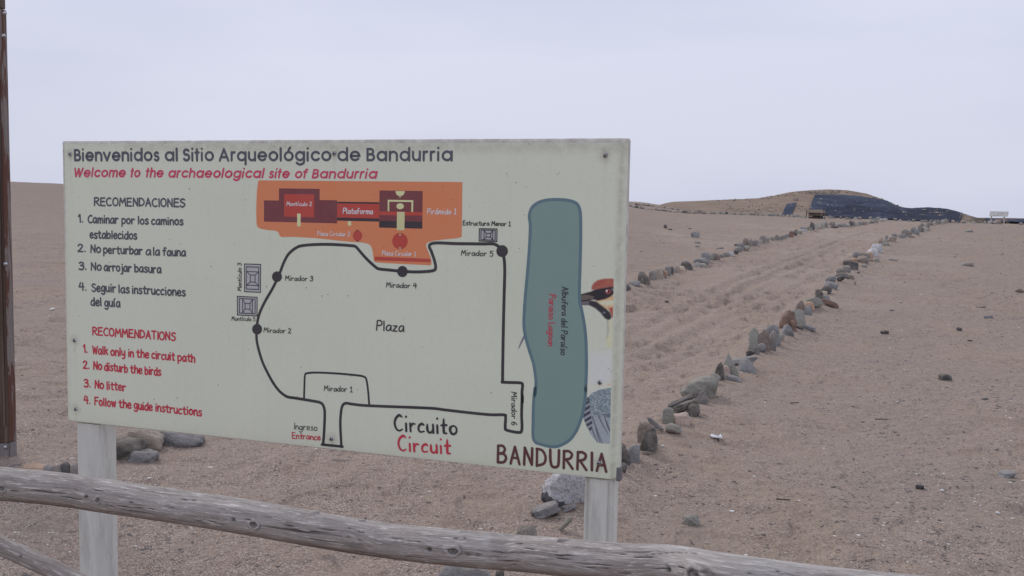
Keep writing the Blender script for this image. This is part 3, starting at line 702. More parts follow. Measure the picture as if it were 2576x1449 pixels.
p = Print()
p.poly(c2([(592, 640), (892, 642), (892, 874), (592, 866)]), 0.0007); p.take('plan_platform', I_BRICK)
p.poly(c2([(1121.5, 733), (1542, 739), (1542, 884), (1121.5, 875)]), 0.0007); p.take('plan_platform', I_BRICK)
p.poly(c2([(1543, 813), (1973, 820), (1972, 856), (1543, 850)]), 0.0007); p.take('plan_platform', I_BRICK)
p.ellipse(c2([(1325, 1056)])[0], 47*0.25175, 53*0.25175, 0.0007); p.take('plan_platform', I_BRICK)
p.ellipse(c2([(1749, 1110)])[0], 77*0.25175, 82*0.25175, 0.0007, 44); p.take('plan_platform', I_BRICK)
p.poly(c2([(1497, 1265), (2052, 1288), (2052, 1322), (1497, 1302)]), 0.0007); p.take('plan_platform', I_BRICK)

p = Print()
p.poly(c2([(1627, 697), (1882, 702), (1880, 820), (1862, 820), (1864, 720), (1642, 716), (1642, 812), (1627, 812)]), 0.0007); p.take('plan_court', I_SAND)
p.ellipse(c2([(1751, 762)])[0], 37*0.25175, 30*0.25175, 0.0007); p.take('plan_court', I_SAND)
p.poly(c2([(1704, 610)]+[(1751-46*math.cos(t), 612+50*math.sin(t)) for t in np.linspace(0.1, math.pi-0.1, 14)]+[(1798, 611)]), 0.0007); p.take('plan_court', I_SAND)
p.poly(c2([(1720, 818), (1797, 819), (1793, 1003), (1718, 1001)]), 0.0009); p.take('plan_court', I_SAND)
p.poly(c2([(722, 835), (757, 836), (757, 963), (722, 962)]), 0.0009); p.take('plan_court', I_SAND)
p.poly(c2([(1229, 912), (1262, 913), (1262, 956), (1228, 955)]), 0.0009); p.take('plan_court', I_SAND)

p = Print()
for k in range(17):
    yy = 826+k*10.6; p.poly(c2([(1721, yy), (1796, yy+1), (1796, yy+4), (1721, yy+3)]), 0.0010)
p.poly(c2([(722, 898), (757, 899), (757, 902), (722, 901)]), 0.0010)
for yy in (655, 1035, 1170): p.poly(c2([(1741, yy), (1759, yy), (1759, yy+22), (1741, yy+22)]), 0.0010)
tag(p.build('plan_stair_lines', I_OCHRE), kind='stuff')
p = Print()
for a in (('Montículo 2', 721.5, 517.4, 784, 517.8, 9.6, 1.7), ('Plataforma', 863.5, 537.2, 937.5, 538, 13.5, 2.2), ('Plaza Circular 2', 798.5, 592.3, 880, 594, 10.5, 1.6), ('Pirámide |', 1075, 538.2, 1148, 538.8, 13.5, 2.1), ('Plaza Circular |', 961.5, 641.7, 1046.5, 644, 11, 1.7)):
    text(p, a[0], *a[1:6], a[6], 0.0012, HAND, 5.8, slant=0.06, gap=1.8, jit=0.3); p.take('plan_name', I_WHITE)


# walking circuit
def line(pr, pts, w_px, y, n=6):
    q = cat(sgn(np.array([t[0] for t in pts], float), np.array([t[1] for t in pts], float)), n)
    pr.stroke(q, w_px*PXM, y)
PXM = np.hypot(*(sgn(900, 700)-sgn(900, 710)))/10
p = Print()
left = c8([(562, 437), (568, 370), (572, 300), (575, 200), (568, 150), (545, 118), (490, 105), (415, 92), (340, 80)]) + c5([(620, 1340), (550, 1290), (490, 1215), (430, 1110), (370, 980), (325, 820), (315, 720), (322, 610), (345, 510), (400, 390), (470, 270), (510, 190), (550, 100)]) + \
    c2([(590, 1320), (640, 1235), (720, 1172), (800, 1152), (950, 1143), (1100, 1145), (1250, 1155), (1305, 1165), (1345, 1208), (1420, 1292), (1500, 1365), (1540, 1388), (1650, 1400), (1770, 1412), (1900, 1418), (2000, 1415), (2080, 1405), (2105, 1380), (2095, 1310), (2065, 1220), (2042, 1165), (2060, 1138), (2130, 1128), (2300, 1135)]) + \
    c3([(560, 1138), (680, 1138), (730, 1160), (770, 1200), (793, 1300), (798, 1430)]) + c6([(795, 200), (785, 600), (778, 1000), (776, 1188)])
line(p, left, 7.6, 0.0006)
line(p, c6([(770, 1196), (850, 1199), (945, 1202), (975, 1218), (970, 1300), (974, 1400)])+c8([(2093, 60), (2088, 200), (2090, 322), (2065, 345), (1975, 328), (1962, 306), (1965, 228), (1952, 210), (1850, 209), (1700, 195), (1500, 172), (1370, 158), (920, 140), (790, 128), (735, 121), (708, 148), (697, 220), (695, 300), (703, 455)]), 7.2, 0.0007)
line(p, c8([(553, 438), (712, 454)]), 7.0, 0.0008)
p.build('circuit_line', I_BLACK)
p = Print()
line(p, c5([(790, 1362), (795, 1200), (801, 1122), (830, 1105), (920, 1100), (1100, 1108), (1300, 1125), (1385, 1140), (1413, 1170), (1430, 1280), (1441, 1418)]), 5.4, 0.0005)
p.build('lookout_outline', I_BLACK)
p = Print()
for cpt, rx, ry in (((697, 696), 12.5, 13.5), ((647, 828), 12.5, 13.5), ((1012.5, 683), 13.2, 14.2), ((1263.3, 631.6), 14.6, 15)): p.ellipse(cpt, rx, ry, 0.0009); p.take('lookout_dot', I_BLACK)

def icon(fill, ln, q, vert):
    q = [np.array(t, float) for t in q]
    def at(u, v): return tuple((q[0]*(1-u)+q[1]*u)*(1-v)+(q[3]*(1-u)+q[2]*u)*v)
    fill.poly([at(0, 0), at(1, 0), at(1, 1), at(0, 1)], 0.0003)
    def T(u, v): return at(u, v) if not vert else at(v, u)
    def seg(pts, w):
        P = sgn(np.array([t[0] for t in pts]), np.array([t[1] for t in pts])); 
        for a_, b_ in zip(P[:-1], P[1:]): ln.stroke([a_, b_], w*PXM, ln.lv); ln.lv += 0.00004
    ln.lv = 0.0005
    seg([T(0, 0), T(1, 0), T(1, 1), T(0, 1), T(0, 0)], 2.6)
    seg([T(.10, .11), T(.90, .11), T(.90, .89), T(.10, .89), T(.10, .11)], 2.3)
    seg([T(.27, .11), T(.27, .89)], 2.1); seg([T(.76, .11), T(.76, .89)], 2.1)
    seg([T(.39, .36), T(.64, .36), T(.64, .66), T(.39, .66), T(.39, .36)], 2.1)
    for a_, b_ in (((.27, .13), (.39, .36)), ((.76, .13), (.64, .36)), ((.76, .87), (.64, .66)), ((.27, .87), (.39, .66))): seg([T(*a_), T(*b_)], 2.0)
for q4, vt in ((c5([(195, 14), (357, 20), (355, 298), (196, 292)]), True), (c5([(124, 338), (322, 348), (321, 534), (125, 524)]), False), (c3([(544, 986), (721, 989), (719, 1116), (542, 1109)]), False)):
    pf, pl = Print(), Print(); icon(pf, pl, q4, vt)
    pl.build('mound_symbol_lines', I_BLACK, pf.build('mound_symbol', I_LILAC))
p = Print()
for a in (('Estructura Menor |', 1165, 566, 1284.5, 568.6, 11, 2.1), ('Mirador 5', 1160.5, 642, 1240, 644.8, 13, 2.2), ('Mirador 3', 718, 705, 787, 707, 12, 2.0), ('Mirador 4', 972, 722.4, 1047.5, 724.6, 12.5, 2.1), ('Mirador 2', 664, 835.6, 732, 838.4, 11.8, 2.0),
          ('Mirador |', 816, 982.6, 887, 986, 13, 2.1), ('Plaza', 947.5, 830.3, 1016, 834, 24, 3.3), ('Montículo 5', 583.5, 806, 642, 807.5, 9.8, 1.6), ('Montículo 3', 607.5, 731.5, 607.5, 662.5, 9.5, 1.6), ('Ingreso', 740.5, 1079.5, 798, 1083.4, 15.5, 1.9),
          ('Mirador 6', 1287, 986, 1287.5, 1068.5, 13, 2.1), ('Albufera del Paraíso', 1414.8, 721.5, 1411, 892, 15, 2.2)):
    text(p, a[0], *a[1:6], a[6], 0.0013, HAND, 5.8, slant=0.04, gap=1.8, jit=0.3); p.take('map_name', I_BLACK)

p = Print()
text(p, 'Circuito', 993.5, 1082.5, 1149, 1092.4, 39, 5.6, 0.0013, HAND, 5.3, gap=2.3, taper=True)
p.build('circuit_name', I_BLACK)
p = Print()
text(p, 'Circuit', 1003, 1132.5, 1133, 1141.5, 37, 5.6, 0.0013, HAND, 5.3, gap=2.3, taper=True); p.take('map_name', I_RED)
text(p, 'Entrance', 736, 1102, 806, 1107, 14.5, 2.5, 0.0013, HAND, 5.8, gap=1.8, jit=0.3); p.take('map_name', I_RED)
text(p, 'Paraiso Lagoon', 1382.6, 741, 1379.6, 869.5, 15, 2.3, 0.0013, HAND, 5.8, gap=1.8, jit=0.3); p.take('map_name', I_RED)

p = Print()
text(p, 'BANDURRIA', 1252.5, 1163.2, 1525, 1186, 43, 6.6, 0.0013, HAND, gap=2.9, jit=0.1)
p.build('site_name', I_PLUM)

# lagoon
lag = c3([(1052, 815), (1075, 770), (1130, 727), (1210, 702), (1310, 695), (1420, 702), (1490, 720), (1530, 752), (1550, 810), (1556, 900), (1556, 1100), (1549, 1400)]) + c6([(1545, 200), (1545, 380), (1562, 455), (1590, 600), (1607, 750), (1613, 900), (1613, 1100), (1605, 1280)]) + \
    c9([(852, 0), (849, 60), (835, 170), (812, 250), (780, 330), (730, 400), (660, 443), (600, 455), (520, 440), (452, 402), (447, 250), (452, 90), (463, 0)]) + c6([(1100, 1330), (1110, 1220), (1104, 1130), (1085, 1010), (1050, 900), (1015, 780), (994, 680), (989, 600), (992, 500), (1002, 350), (1020, 150), (1033, 0)]) + c3([(1045, 1150), (1053, 960), (1043, 870)])
q = cat(sgn(np.array([t[0] for t in lag]), np.array([t[1] for t in lag])), 5, True)
p = Print(); p.poly(q[:-1], 0.0004, False); lg = p.build('lagoon_shape', I_LAGOON)
p = Print(); p.stroke(q, 7.4*PXM, 0.0006, closed=True); p.build('lagoon_outline', I_TEAL, lg)
p = Print(); tp = sgn(np.array([c6([(994, 738)])[0][0], c6([(962, 800)])[0][0], c6([(937, 858)])[0][0]]), np.array([c6([(994, 738)])[0][1], c6([(962, 800)])[0][1], c6([(937, 858)])[0][1]]))
p.stroke(cat(tp, 5), np.linspace(6.2, 2.2, 11)*PXM, 0.0003); p.build('tail_tip', ink('ink_slate', pc(104, 102, 110)))

# faded bird photograph printed at the right edge: colours painted on a fine mesh
gx, gy = 150, 620
PXg, PYg = np.meshgrid(np.linspace(0, 1, gx), np.linspace(699, 1119, gy))
xl_, xr_ = 1457.0, 1544.0-(PYg-700)*(10.0/417)
PXg = xl_+(xr_-xl_)*PXg
ALPHA = np.zeros_like(PXg); RGB = np.zeros(PXg.shape+(3,))
def soft(pts, edge):
    ins = inside(PXg, PYg, pts); d = seg_dist(PXg, PYg, list(pts)+[pts[0]])
    return smooth(np.where(ins, d, -d)/edge*0.5+0.5)
def paint(pts, col, edge=1.2, op=1.0, mod=None):
    global ALPHA, RGB
    a_ = soft(pts, edge)*op
    if mod is not None: a_ = a_*mod
    c_ = np.array([t/LP for t in lin(*col)]); c_ = np.minimum((c_.mean()+(c_-c_.mean())*0.80)*0.95, 0.9)
    na = a_+ALPHA*(1-a_)
    RGB = np.where(na[..., None] > 1e-4, (c_*a_[..., None]+RGB*(ALPHA*(1-a_))[..., None])/np.maximum(na, 1e-4)[..., None], RGB); ALPHA = na
b1 = lambda pts: [(1446.4+0.19531*x, 660.3+0.19531*y) for x, y in pts]
b2 = lambda pts: [(1433.9+0.21713*x, 911.9+0.21713*y) for x, y in pts]
fN = fbm(PXg*0.35, PYg*0.35, 3, 5)
paint(b1([(150, 1180), (500, 1150), (500, 1700), (160, 1700)]), (184, 186, 186), 24, 0.6)
paint(b1([(415, 730), (500, 690), (500, 1120), (470, 1110), (400, 1060), (435, 900)]), (192, 186, 142), 7, 0.6)
paint(b1([(408, 730), (432, 740), (440, 860), (425, 960), (400, 1010), (415, 900)]), (132, 132, 122), 3, 0.6)
paint(b1([(400, 985), (500, 960), (500, 1100), (440, 1090)]), (196, 184, 126), 7, 0.5)
paint(b1([(265, 490), (380, 440), (505, 410), (505, 600), (420, 600), (330, 560)]), (206, 150, 92), 3)
paint(b1([(300, 505), (505, 480), (505, 545), (400, 560), (330, 540)]), (212, 192, 150), 5)
paint(b1([(430, 590), (505, 570), (505, 700), (480, 715), (455, 650)]), (164, 72, 54), 2.5)
paint(b1([(212, 350), (215, 310), (240, 265), (290, 228), (370, 208), (460, 205), (505, 210), (505, 335), (400, 325), (300, 352)]), (156, 78, 56), 2.2)
paint(b1([(215, 330), (240, 280), (300, 240), (380, 222), (400, 250), (300, 300), (240, 345)]), (146, 62, 50), 3, 0.6)
paint(b1([(70, 410), (210, 372), (250, 350), (330, 335), (420, 318), (505, 312), (505, 400), (450, 445), (380, 475), (300, 492), (200, 470), (80, 480)]), (42, 36, 42), 2.0)
paint(b1([(75, 425), (160, 415), (250, 440), (230, 470), (75, 490)]), (92, 82, 74), 1.2)
paint(b1([(75, 505), (160, 488), (240, 492), (250, 540), (160, 552), (80, 552)]), (98, 88, 92), 1.2)
paint(b1([(75, 488), (200, 472), (240, 480), (180, 494), (75, 506)]), (36, 30, 36), 0.8)
paint(b1([(180, 500), (270, 498), (330, 545), (400, 595), (450, 640), (475, 700), (455, 735), (425, 740), (385, 720), (330, 650), (260, 590), (180, 550)]), (48, 45, 50), 2.6)
paint(b1([(350, 640), (375, 630), (400, 645), (375, 660)]), (96, 112, 116), 1.5, 0.8)
paint(b1([(388, 370), (405, 345), (440, 342), (465, 365), (460, 392), (430, 410), (400, 400)]), (150, 56, 50), 1.2)
paint(b1([(408, 365), (425, 350), (445, 365), (440, 390), (415, 388)]), (44, 24, 28), 0.8)
paint(b1([(398, 360), (412, 350), (424, 362), (418, 380), (402, 378)]), (222, 214, 214), 0.8)
paint(b1([(465, 335), (495, 330), (495, 370), (472, 365)]), (120, 112, 112), 1.2, 0.6)
# orange hint and cream above the wing
paint(b2([(200, 250), (480, 240), (480, 320), (300, 310), (190, 370)]), (206, 196, 158), 6, 0.7)
paint(b2([(420, 240), (480, 248), (480, 266), (430, 260)]), (214, 150, 106), 2, 0.7)
wing = b2([(190, 430), (215, 400), (250, 360), (330, 320), (400, 300), (485, 295), (480, 940), (440, 942), (380, 938), (320, 930), (250, 850), (190, 740), (150, 630), (160, 540), (185, 470)])
paint(wing, (134, 144, 148), 2.2)
scal = vnoise(PXg*0.30+PYg*0.10, PYg*0.62-PXg*0.22, 7)
paint(b2([(190, 430), (250, 360), (330, 320), (485, 295), (480, 560), (430, 600), (330, 640), (250, 600), (215, 480)]), (92, 112, 118), 2, 0.95, smooth((scal-0.25)/0.35))
paint(b2([(190, 430), (250, 360), (330, 320), (485, 295), (480, 560), (430, 600), (330, 640), (250, 600), (215, 480)]), (142, 154, 152), 2, 0.55, smooth((0.36-scal)/0.2))
paint(b2([(185, 400), (225, 405), (235, 450), (200, 450)]), (60, 66, 74), 2, 0.85)
band = 0.5+0.5*np.sin((PYg*0.42+PXg*0.26)*1.05)
paint(b2([(175, 450), (225, 450), (240, 600), (265, 720), (240, 810), (190, 730), (150, 625), (160, 540)]), (52, 50, 60), 1.6, 0.95, 0.45+0.55*smooth((band-0.35)/0.3))
paint(b2([(175, 450), (225, 450), (240, 600), (265, 720), (240, 810), (190, 730), (150, 625), (160, 540)]), (140, 142, 152), 1.6, 0.75, smooth((0.32-band)/0.2))
ang = PXg*0.92-PYg*0.30
for (f0, f1) in (((255, 620), (375, 938)), ((330, 620), (440, 830)), ((300, 760), (350, 930)), ((390, 600), (470, 800)), ((420, 690), (475, 830)), ((245, 740), (320, 925))):
    x_0, y_0 = f0; x_1, y_1 = f1
    paint(b2([(x_0-7, y_0), (x_0+9, y_0), ((x_0+x_1)/2+4, (y_0+y_1)/2), (x_1+5, y_1), (x_1-5, y_1), ((x_0+x_1)/2-12, (y_0+y_1)/2)]), (70, 70, 84), 1.3, 0.8)
paint(b2([(395, 600), (480, 580), (480, 640), (430, 640)]), (56, 74, 84), 2.5, 0.7)
sp_ = sgn(PXg, PYg)
vv = np.stack([sp_[..., 0], np.full(PXg.shape, -0.0002), sp_[..., 1]], -1).reshape(-1, 3)
m = NT('bird_print', 0.38, 0.45)
m.color(m.mix(m.attr('ink_amount'), cream(m), m.attr('ink_colour', 'Color')))
me = mesh_np('bird_picture', vv, grid_faces(gy, gx), m.m, False); me.flip_normals()
RGB = np.clip(RGB*(1+0.16*fN[..., None]), 0, 0.9)
cattr(me, 'ink_colour', np.concatenate([RGB, np.ones(RGB.shape[:2]+(1,))], -1).reshape(-1, 4)); attr(me, 'ink_amount', np.clip(ALPHA, 0, 1).ravel())
link('bird_picture', me, sign)
# flecks of dirt stuck on the face
p = Print()
fl = [(1401, 437), (1403, 440), (1408, 435), (1275, 437), (1276, 444), (1279, 441), (1543, 436), (1318.5, 540), (810, 745), (811, 744), (1479, 918), (1532, 927), (1537, 934), (1310, 787), (760, 1098), (590, 612), (1150, 1165), (1332, 362), (618, 503), (1000, 480), (520, 700), (960, 900), (1200, 980)]
for k in range(70): fl.append((float(rng.uniform(180, 1560)), float(rng.uniform(365, 1050))))
for (x, y) in fl:
    r0 = rng.uniform(0.5, 1.3); p.ellipse((x, y), r0, r0*rng.uniform(0.7, 1.6), 0.0014, 6)
tag(p.build('dirt_flecks', ink('dirt', (0.17, 0.13, 0.10), 0.9)), kind='stuff')

# ------------------------------------------------------------------ stones
def ico(level):
    bm = bmesh.new(); bmesh.ops.create_icosphere(bm, subdivisions=level, radius=1.0)
    v = np.array([t.co[:] for t in bm.verts]); f = np.array([[q.index for q in t.verts] for t in bm.faces]); bm.free(); return v, f
ICO = {k: ico(k) for k in (1, 2, 3, 4)}
def rock_mesh(name, seed, ang=0.5, level=3, mat=None, size=(1, 1, 1), pointed=0.0, flatbot=True):
    """a stone cut by random planes: ang 0 = worn cobble, 1 = broken block"""
    r = np.random.default_rng(seed); v, f = ICO[level]
    n = r.normal(size=(int(9+8*ang), 3)); n /= np.linalg.norm(n, axis=1)[:, None]
    d = r.uniform(0.62, 0.98, len(n))
    if ang <= 0.2: d = r.uniform(0.84, 1.0, len(n))
    c = v@n.T
    rad = np.where(c > 0.05, d[None]/np.maximum(c, 0.05), 9.0)
    k = 3.5+ang*14
    R = (np.sum(np.exp(-k*np.minimum(rad, 3.0)), 1)+math.exp(-k*1.08))
    R = -np.log(R)/k
    q = v*3.0
    nz = fbm(q[:, 0]+seed*1.7+q[:, 2]*0.8, q[:, 1]+q[:, 2]*1.3, 3, seed % 97)
    nf = fbm(q[:, 0]*3.1+q[:, 2]*2.3, q[:, 1]*3.3-q[:, 2]*2.1, 3, (seed+5) % 97)
    R = R*(1+0.13*nz+(0.05+0.06*ang)*nf)
    P = v*R[:, None]
    P /= np.abs(P).max(0)
    bx = 0.30+0.25*ang; mxn = np.abs(v).max(1)[:, None]
    P = P*(1-bx+bx/np.maximum(mxn, 0.6)); P /= np.maximum(np.abs(P).max(0), 1e-6)
    if pointed: P[:, 0] *= 1-pointed*np.clip(P[:, 2], -0.2, 1)*0.75; P[:, 1] *= 1-pointed*np.clip(P[:, 2], 0, 1)*0.4
    P = P*np.array(size)/2
    me = mesh_np(name, P, f, mat, ang < 0.35 or level >= 3)
    return me

def stone_mat(name, a, b, c=None, scale=9.0, sp=0.4, band=None):
    dmax = 0.14 if a[0] > 1.5*a[2] and a[0] > 0.2 or a[0] > 0.45 else 0.48
    m = NT(name, 0.85, 0.25)
    info = m.n.new('ShaderNodeObjectInfo')
    vec = m.n.new('ShaderNodeVectorMath'); vec.operation = 'ADD'
    sc_ = m.n.new('ShaderNodeVectorMath'); sc_.operation = 'SCALE'; sc_.inputs['Scale'].default_value = 17.0
    cmb = m.n.new('ShaderNodeCombineXYZ'); m.l.new(info.outputs['Random'], cmb.inputs[0]); m.l.new(info.outputs['Random'], cmb.inputs[1])
    m.l.new(cmb.outputs[0], sc_.inputs[0]); m.l.new(m.tc.outputs['Object'], vec.inputs[0]); m.l.new(sc_.outputs[0], vec.inputs[1])
    o = vec.outputs[0]
    big = m.noise(o, scale, 5, 0.65); fine = m.noise(o, scale*9, 3, 0.7)
    if a[0] < 0.4: a = tuple(t*1.14 for t in a); b = tuple(t*1.14 for t in b)
    col = m.ramp(big, [(0.34, a), (0.62, b)])
    if c: col = m.mix(m.ramp(m.noise(o, scale*0.55, 4, 0.6, 0.6), [(0.52-0.12*(sp > 0.5), 0.0), (0.62, sp)]), col, c)
    col = m.mix(m.ramp(fine, [(0.30, 0.55), (0.48, 0.0)]), col, tuple(x*0.45 for x in a))
    col = m.mix(m.ramp(fine, [(0.60, 0.0), (0.78, 0.35)]), col, tuple(min(0.8, x*1.6+0.05) for x in b))
    g_ = m.n.new('ShaderNodeNewGeometry'); sz_ = m.n.new('ShaderNodeSeparateXYZ'); m.l.new(g_.outputs['Normal'], sz_.inputs[0])
    du = m.math('ADD', m.math('MULTIPLY', sz_.outputs['Z'], 0.55), m.math('MULTIPLY', m.noise(o, scale*1.6, 4, 0.65), 1.0))
    col = m.mix(m.ramp(du, [(0.50, dmax*0.15), (0.95, dmax)]), col, (0.33, 0.268, 0.215))
    m.bump(m.math('ADD', m.math('MULTIPLY', big, 1.0), m.math('MULTIPLY', fine, 0.5)), 0.95, 0.025)
    return m.color(col)
SM = {
 'grey': stone_mat('grey_stone', (0.200, 0.187, 0.172), (0.333, 0.315, 0.289), (0.255, 0.218, 0.185)),
 'blue': stone_mat('bluish_stone', (0.198, 0.203, 0.214), (0.337, 0.344, 0.352), (0.237, 0.223, 0.208)),
 'dark': stone_mat('dark_stone', (0.072, 0.071, 0.071), (0.157, 0.154, 0.150), (0.126, 0.116, 0.107)),
 'black': stone_mat('black_stone', (0.038, 0.039, 0.041), (0.089, 0.091, 0.097), None, 7),
 'green': stone_mat('greenish_stone', (0.256, 0.258, 0.225), (0.378, 0.378, 0.334), (0.290, 0.265, 0.227)),
 'pale': stone_mat('pale_stone', (0.403, 0.387, 0.353), (0.537, 0.516, 0.469), (0.363, 0.332, 0.286)),
 'tan': stone_mat('tan_stone', (0.335, 0.278, 0.230), (0.481, 0.410, 0.344), (0.277, 0.225, 0.180)),
 'pink': stone_mat('pink_stone', (0.561, 0.421, 0.350), (0.707, 0.548, 0.461), (0.637, 0.542, 0.473), 14),
 'orange': stone_mat('orange_stone', (0.497, 0.318, 0.215), (0.641, 0.443, 0.320), None, 14),
 'yellow': stone_mat('yellowish_stone', (0.622, 0.516, 0.374), (0.800, 0.679, 0.519), None, 14),
 'rust': stone_mat('rusty_stone', (0.227, 0.135, 0.095), (0.368, 0.248, 0.187), (0.154, 0.115, 0.095), 12, 0.7),
 'brown': stone_mat('brown_stone', (0.201, 0.160, 0.135), (0.330, 0.272, 0.233), (0.143, 0.121, 0.107), 11),
 'speck': stone_mat('speckled_stone', (0.190, 0.175, 0.155), (0.337, 0.313, 0.279), (0.083, 0.081, 0.077), 26, 0.85),
 'twotone': stone_mat('blue_brown_stone', (0.234, 0.215, 0.192), (0.350, 0.320, 0.287), (0.162, 0.168, 0.189), 8, 0.9),
 'white': stone_mat('whitened_stone', (0.634, 0.611, 0.589), (0.800, 0.800, 0.800), (0.258, 0.243, 0.248), 10, 0.8),
}
m = NT('lime_splashed_stone', 0.85, 0.2)
o = m.coord()
wsh = m.ramp(m.noise(m.coord((1, 1, 1.0)), 80, 5, 0.85), [(0.42, 0.0), (0.52, 1.0)])
sepn = m.n.new('ShaderNodeSeparateXYZ'); m.l.new(o, sepn.inputs[0])
low = m.math('ADD', m.math('MULTIPLY', sepn.outputs['Z'], 8.0), m.math('MULTIPLY', sepn.outputs['X'], 3.4))
low = m.math('ADD', low, m.math('MULTIPLY', m.noise(o, 9, 4, 0.6), 1.2))
lowm = m.ramp(low, [(0.16, 0.0), (0.22, 1.0)])
c = m.mix(m.math('MULTIPLY', wsh, lowm), m.ramp(m.noise(o, 14, 4), [(0.3, (0.08, 0.08, 0.085)), (0.7, (0.14, 0.14, 0.15))]), (0.66, 0.65, 0.66))
c = m.mix(m.math('MULTIPLY', lowm, 0.5), c, (0.45, 0.44, 0.45))
m.bump(m.noise(o, 30, 5, 0.7), 0.6, 0.012)
SM['lime'] = m.color(c)

STONE_CELLS = []
_seed = [100]
def stone(px0, px1, py0, py1, tone, label, ang=0.5, thick=None, tilt=0.0, lean=0.0, rz=None, pointed=0.0, group=None, name='stone', level=None, sink=0.45, mesh=None):
    """px0..px1, py0..py1: the extent the stone takes in the photograph; it is set on the ground where its lower edge meets it"""
    w, h = (px1-px0)*(1.20 if px1-px0 > 14 else 1.35), py1-py0
    for up_ in (0, .6, 1.2, 2, 3, 4.5):
        (p,), ok_ = hit([(px0+px1)/2], [py1+up_], ground_g)
        if ok_[0] and p[1] < 72: break
    if p[1] >= 72: p = np.array([p[0]*61/p[1], 61.0, float(ground_g(p[0]*61/p[1], 61.0))])
    d = float(p@FV - EYE*FV[2]) if False else float(p[1]); k = d/FPX*1.0
    W = w*k; ext = h*k
    al = math.atan2(EYE-p[2], d)
    T = W*(thick if thick else 0.6)
    H = max((ext-0.35*T*math.sin(al))/math.cos(al), 0.3*ext, 0.25*min(W, ext))*1.10
    H2 = H*(1+sink); _seed[0] += 1
    if abs(tilt) > 0.2:      # a slab leaning sideways: undo the lean so that its outline keeps the extent
        c_, s_ = abs(math.cos(tilt)), abs(math.sin(tilt)); dn = c_**4-s_**4
        if abs(dn) > 0.15: L2, S2 = (W*W*c_*c_-H*H*s_*s_)/dn, (H*H*c_*c_-W*W*s_*s_)/dn
        else: L2, S2 = W*W+H*H, 0
        dg = math.hypot(W, H); W_ = min(max(math.sqrt(max(L2, 0)), 0.35*dg), 1.1*dg); H_ = min(max(math.sqrt(max(S2, 0)), 0.30*dg), 1.1*dg)
        size = (W_, T, H_)
    else: size = (W, T, H2)
    lv = level or (4 if w > 34 else 3 if w > 14 else 2)
    if mesh is None: me = rock_mesh('stone', _seed[0], ang, lv, SM[tone], size, pointed)
    else: me = mesh
    o = link(name, me)
    if mesh is not None: o.scale = size
    g = float(p[2]); o.location = (float(p[0]), float(p[1])+T*0.42, g+(H2/2-H*sink if abs(tilt) <= 0.2 else H/2*0.96))
    o.rotation_euler = (lean, -tilt, rz if rz is not None else rng.uniform(-0.25, 0.25))
    tag(o, label, 'stone', group)
    STONE_CELLS.append((float(p[0]), float(p[1]), W))
    return o

RG = 'stones lining the right side of the path'; LG = 'stones lining the left side of the path'
A = lambda a, b, c, d: (1553.4+.14756*a, 1553.4+.14756*b, 981.1+.14756*c, 981.1+.14756*d)
B = lambda a, b, c, d: (1698+.14756*a, 1698+.14756*b, 792.4+.14756*c, 792.4+.14756*d)
C_ = lambda a, b, c, d: (1874.1+.14756*a, 1874.1+.14756*b, 660.3+.14756*c, 660.3+.14756*d)
D_ = lambda a, b, c, d: (1572.2+.12207*a, 1572.2+.12207*b, 566+.12207*c, 566+.12207*d)
E_ = lambda a, b, c, d: (1823.8+.09765*a, 1823.8+.09765*b, 522+.09765*c, 522+.09765*d)
F_ = lambda a, b, c, d: (2062.8+.12207*a, 2062.8+.12207*b, 534.6+.12207*c, 534.6+.12207*d)
H_ = lambda a, b, c, d: (1981+.09765*a, 1981+.09765*b, 465.4+.09765*c, 465.4+.09765*d)
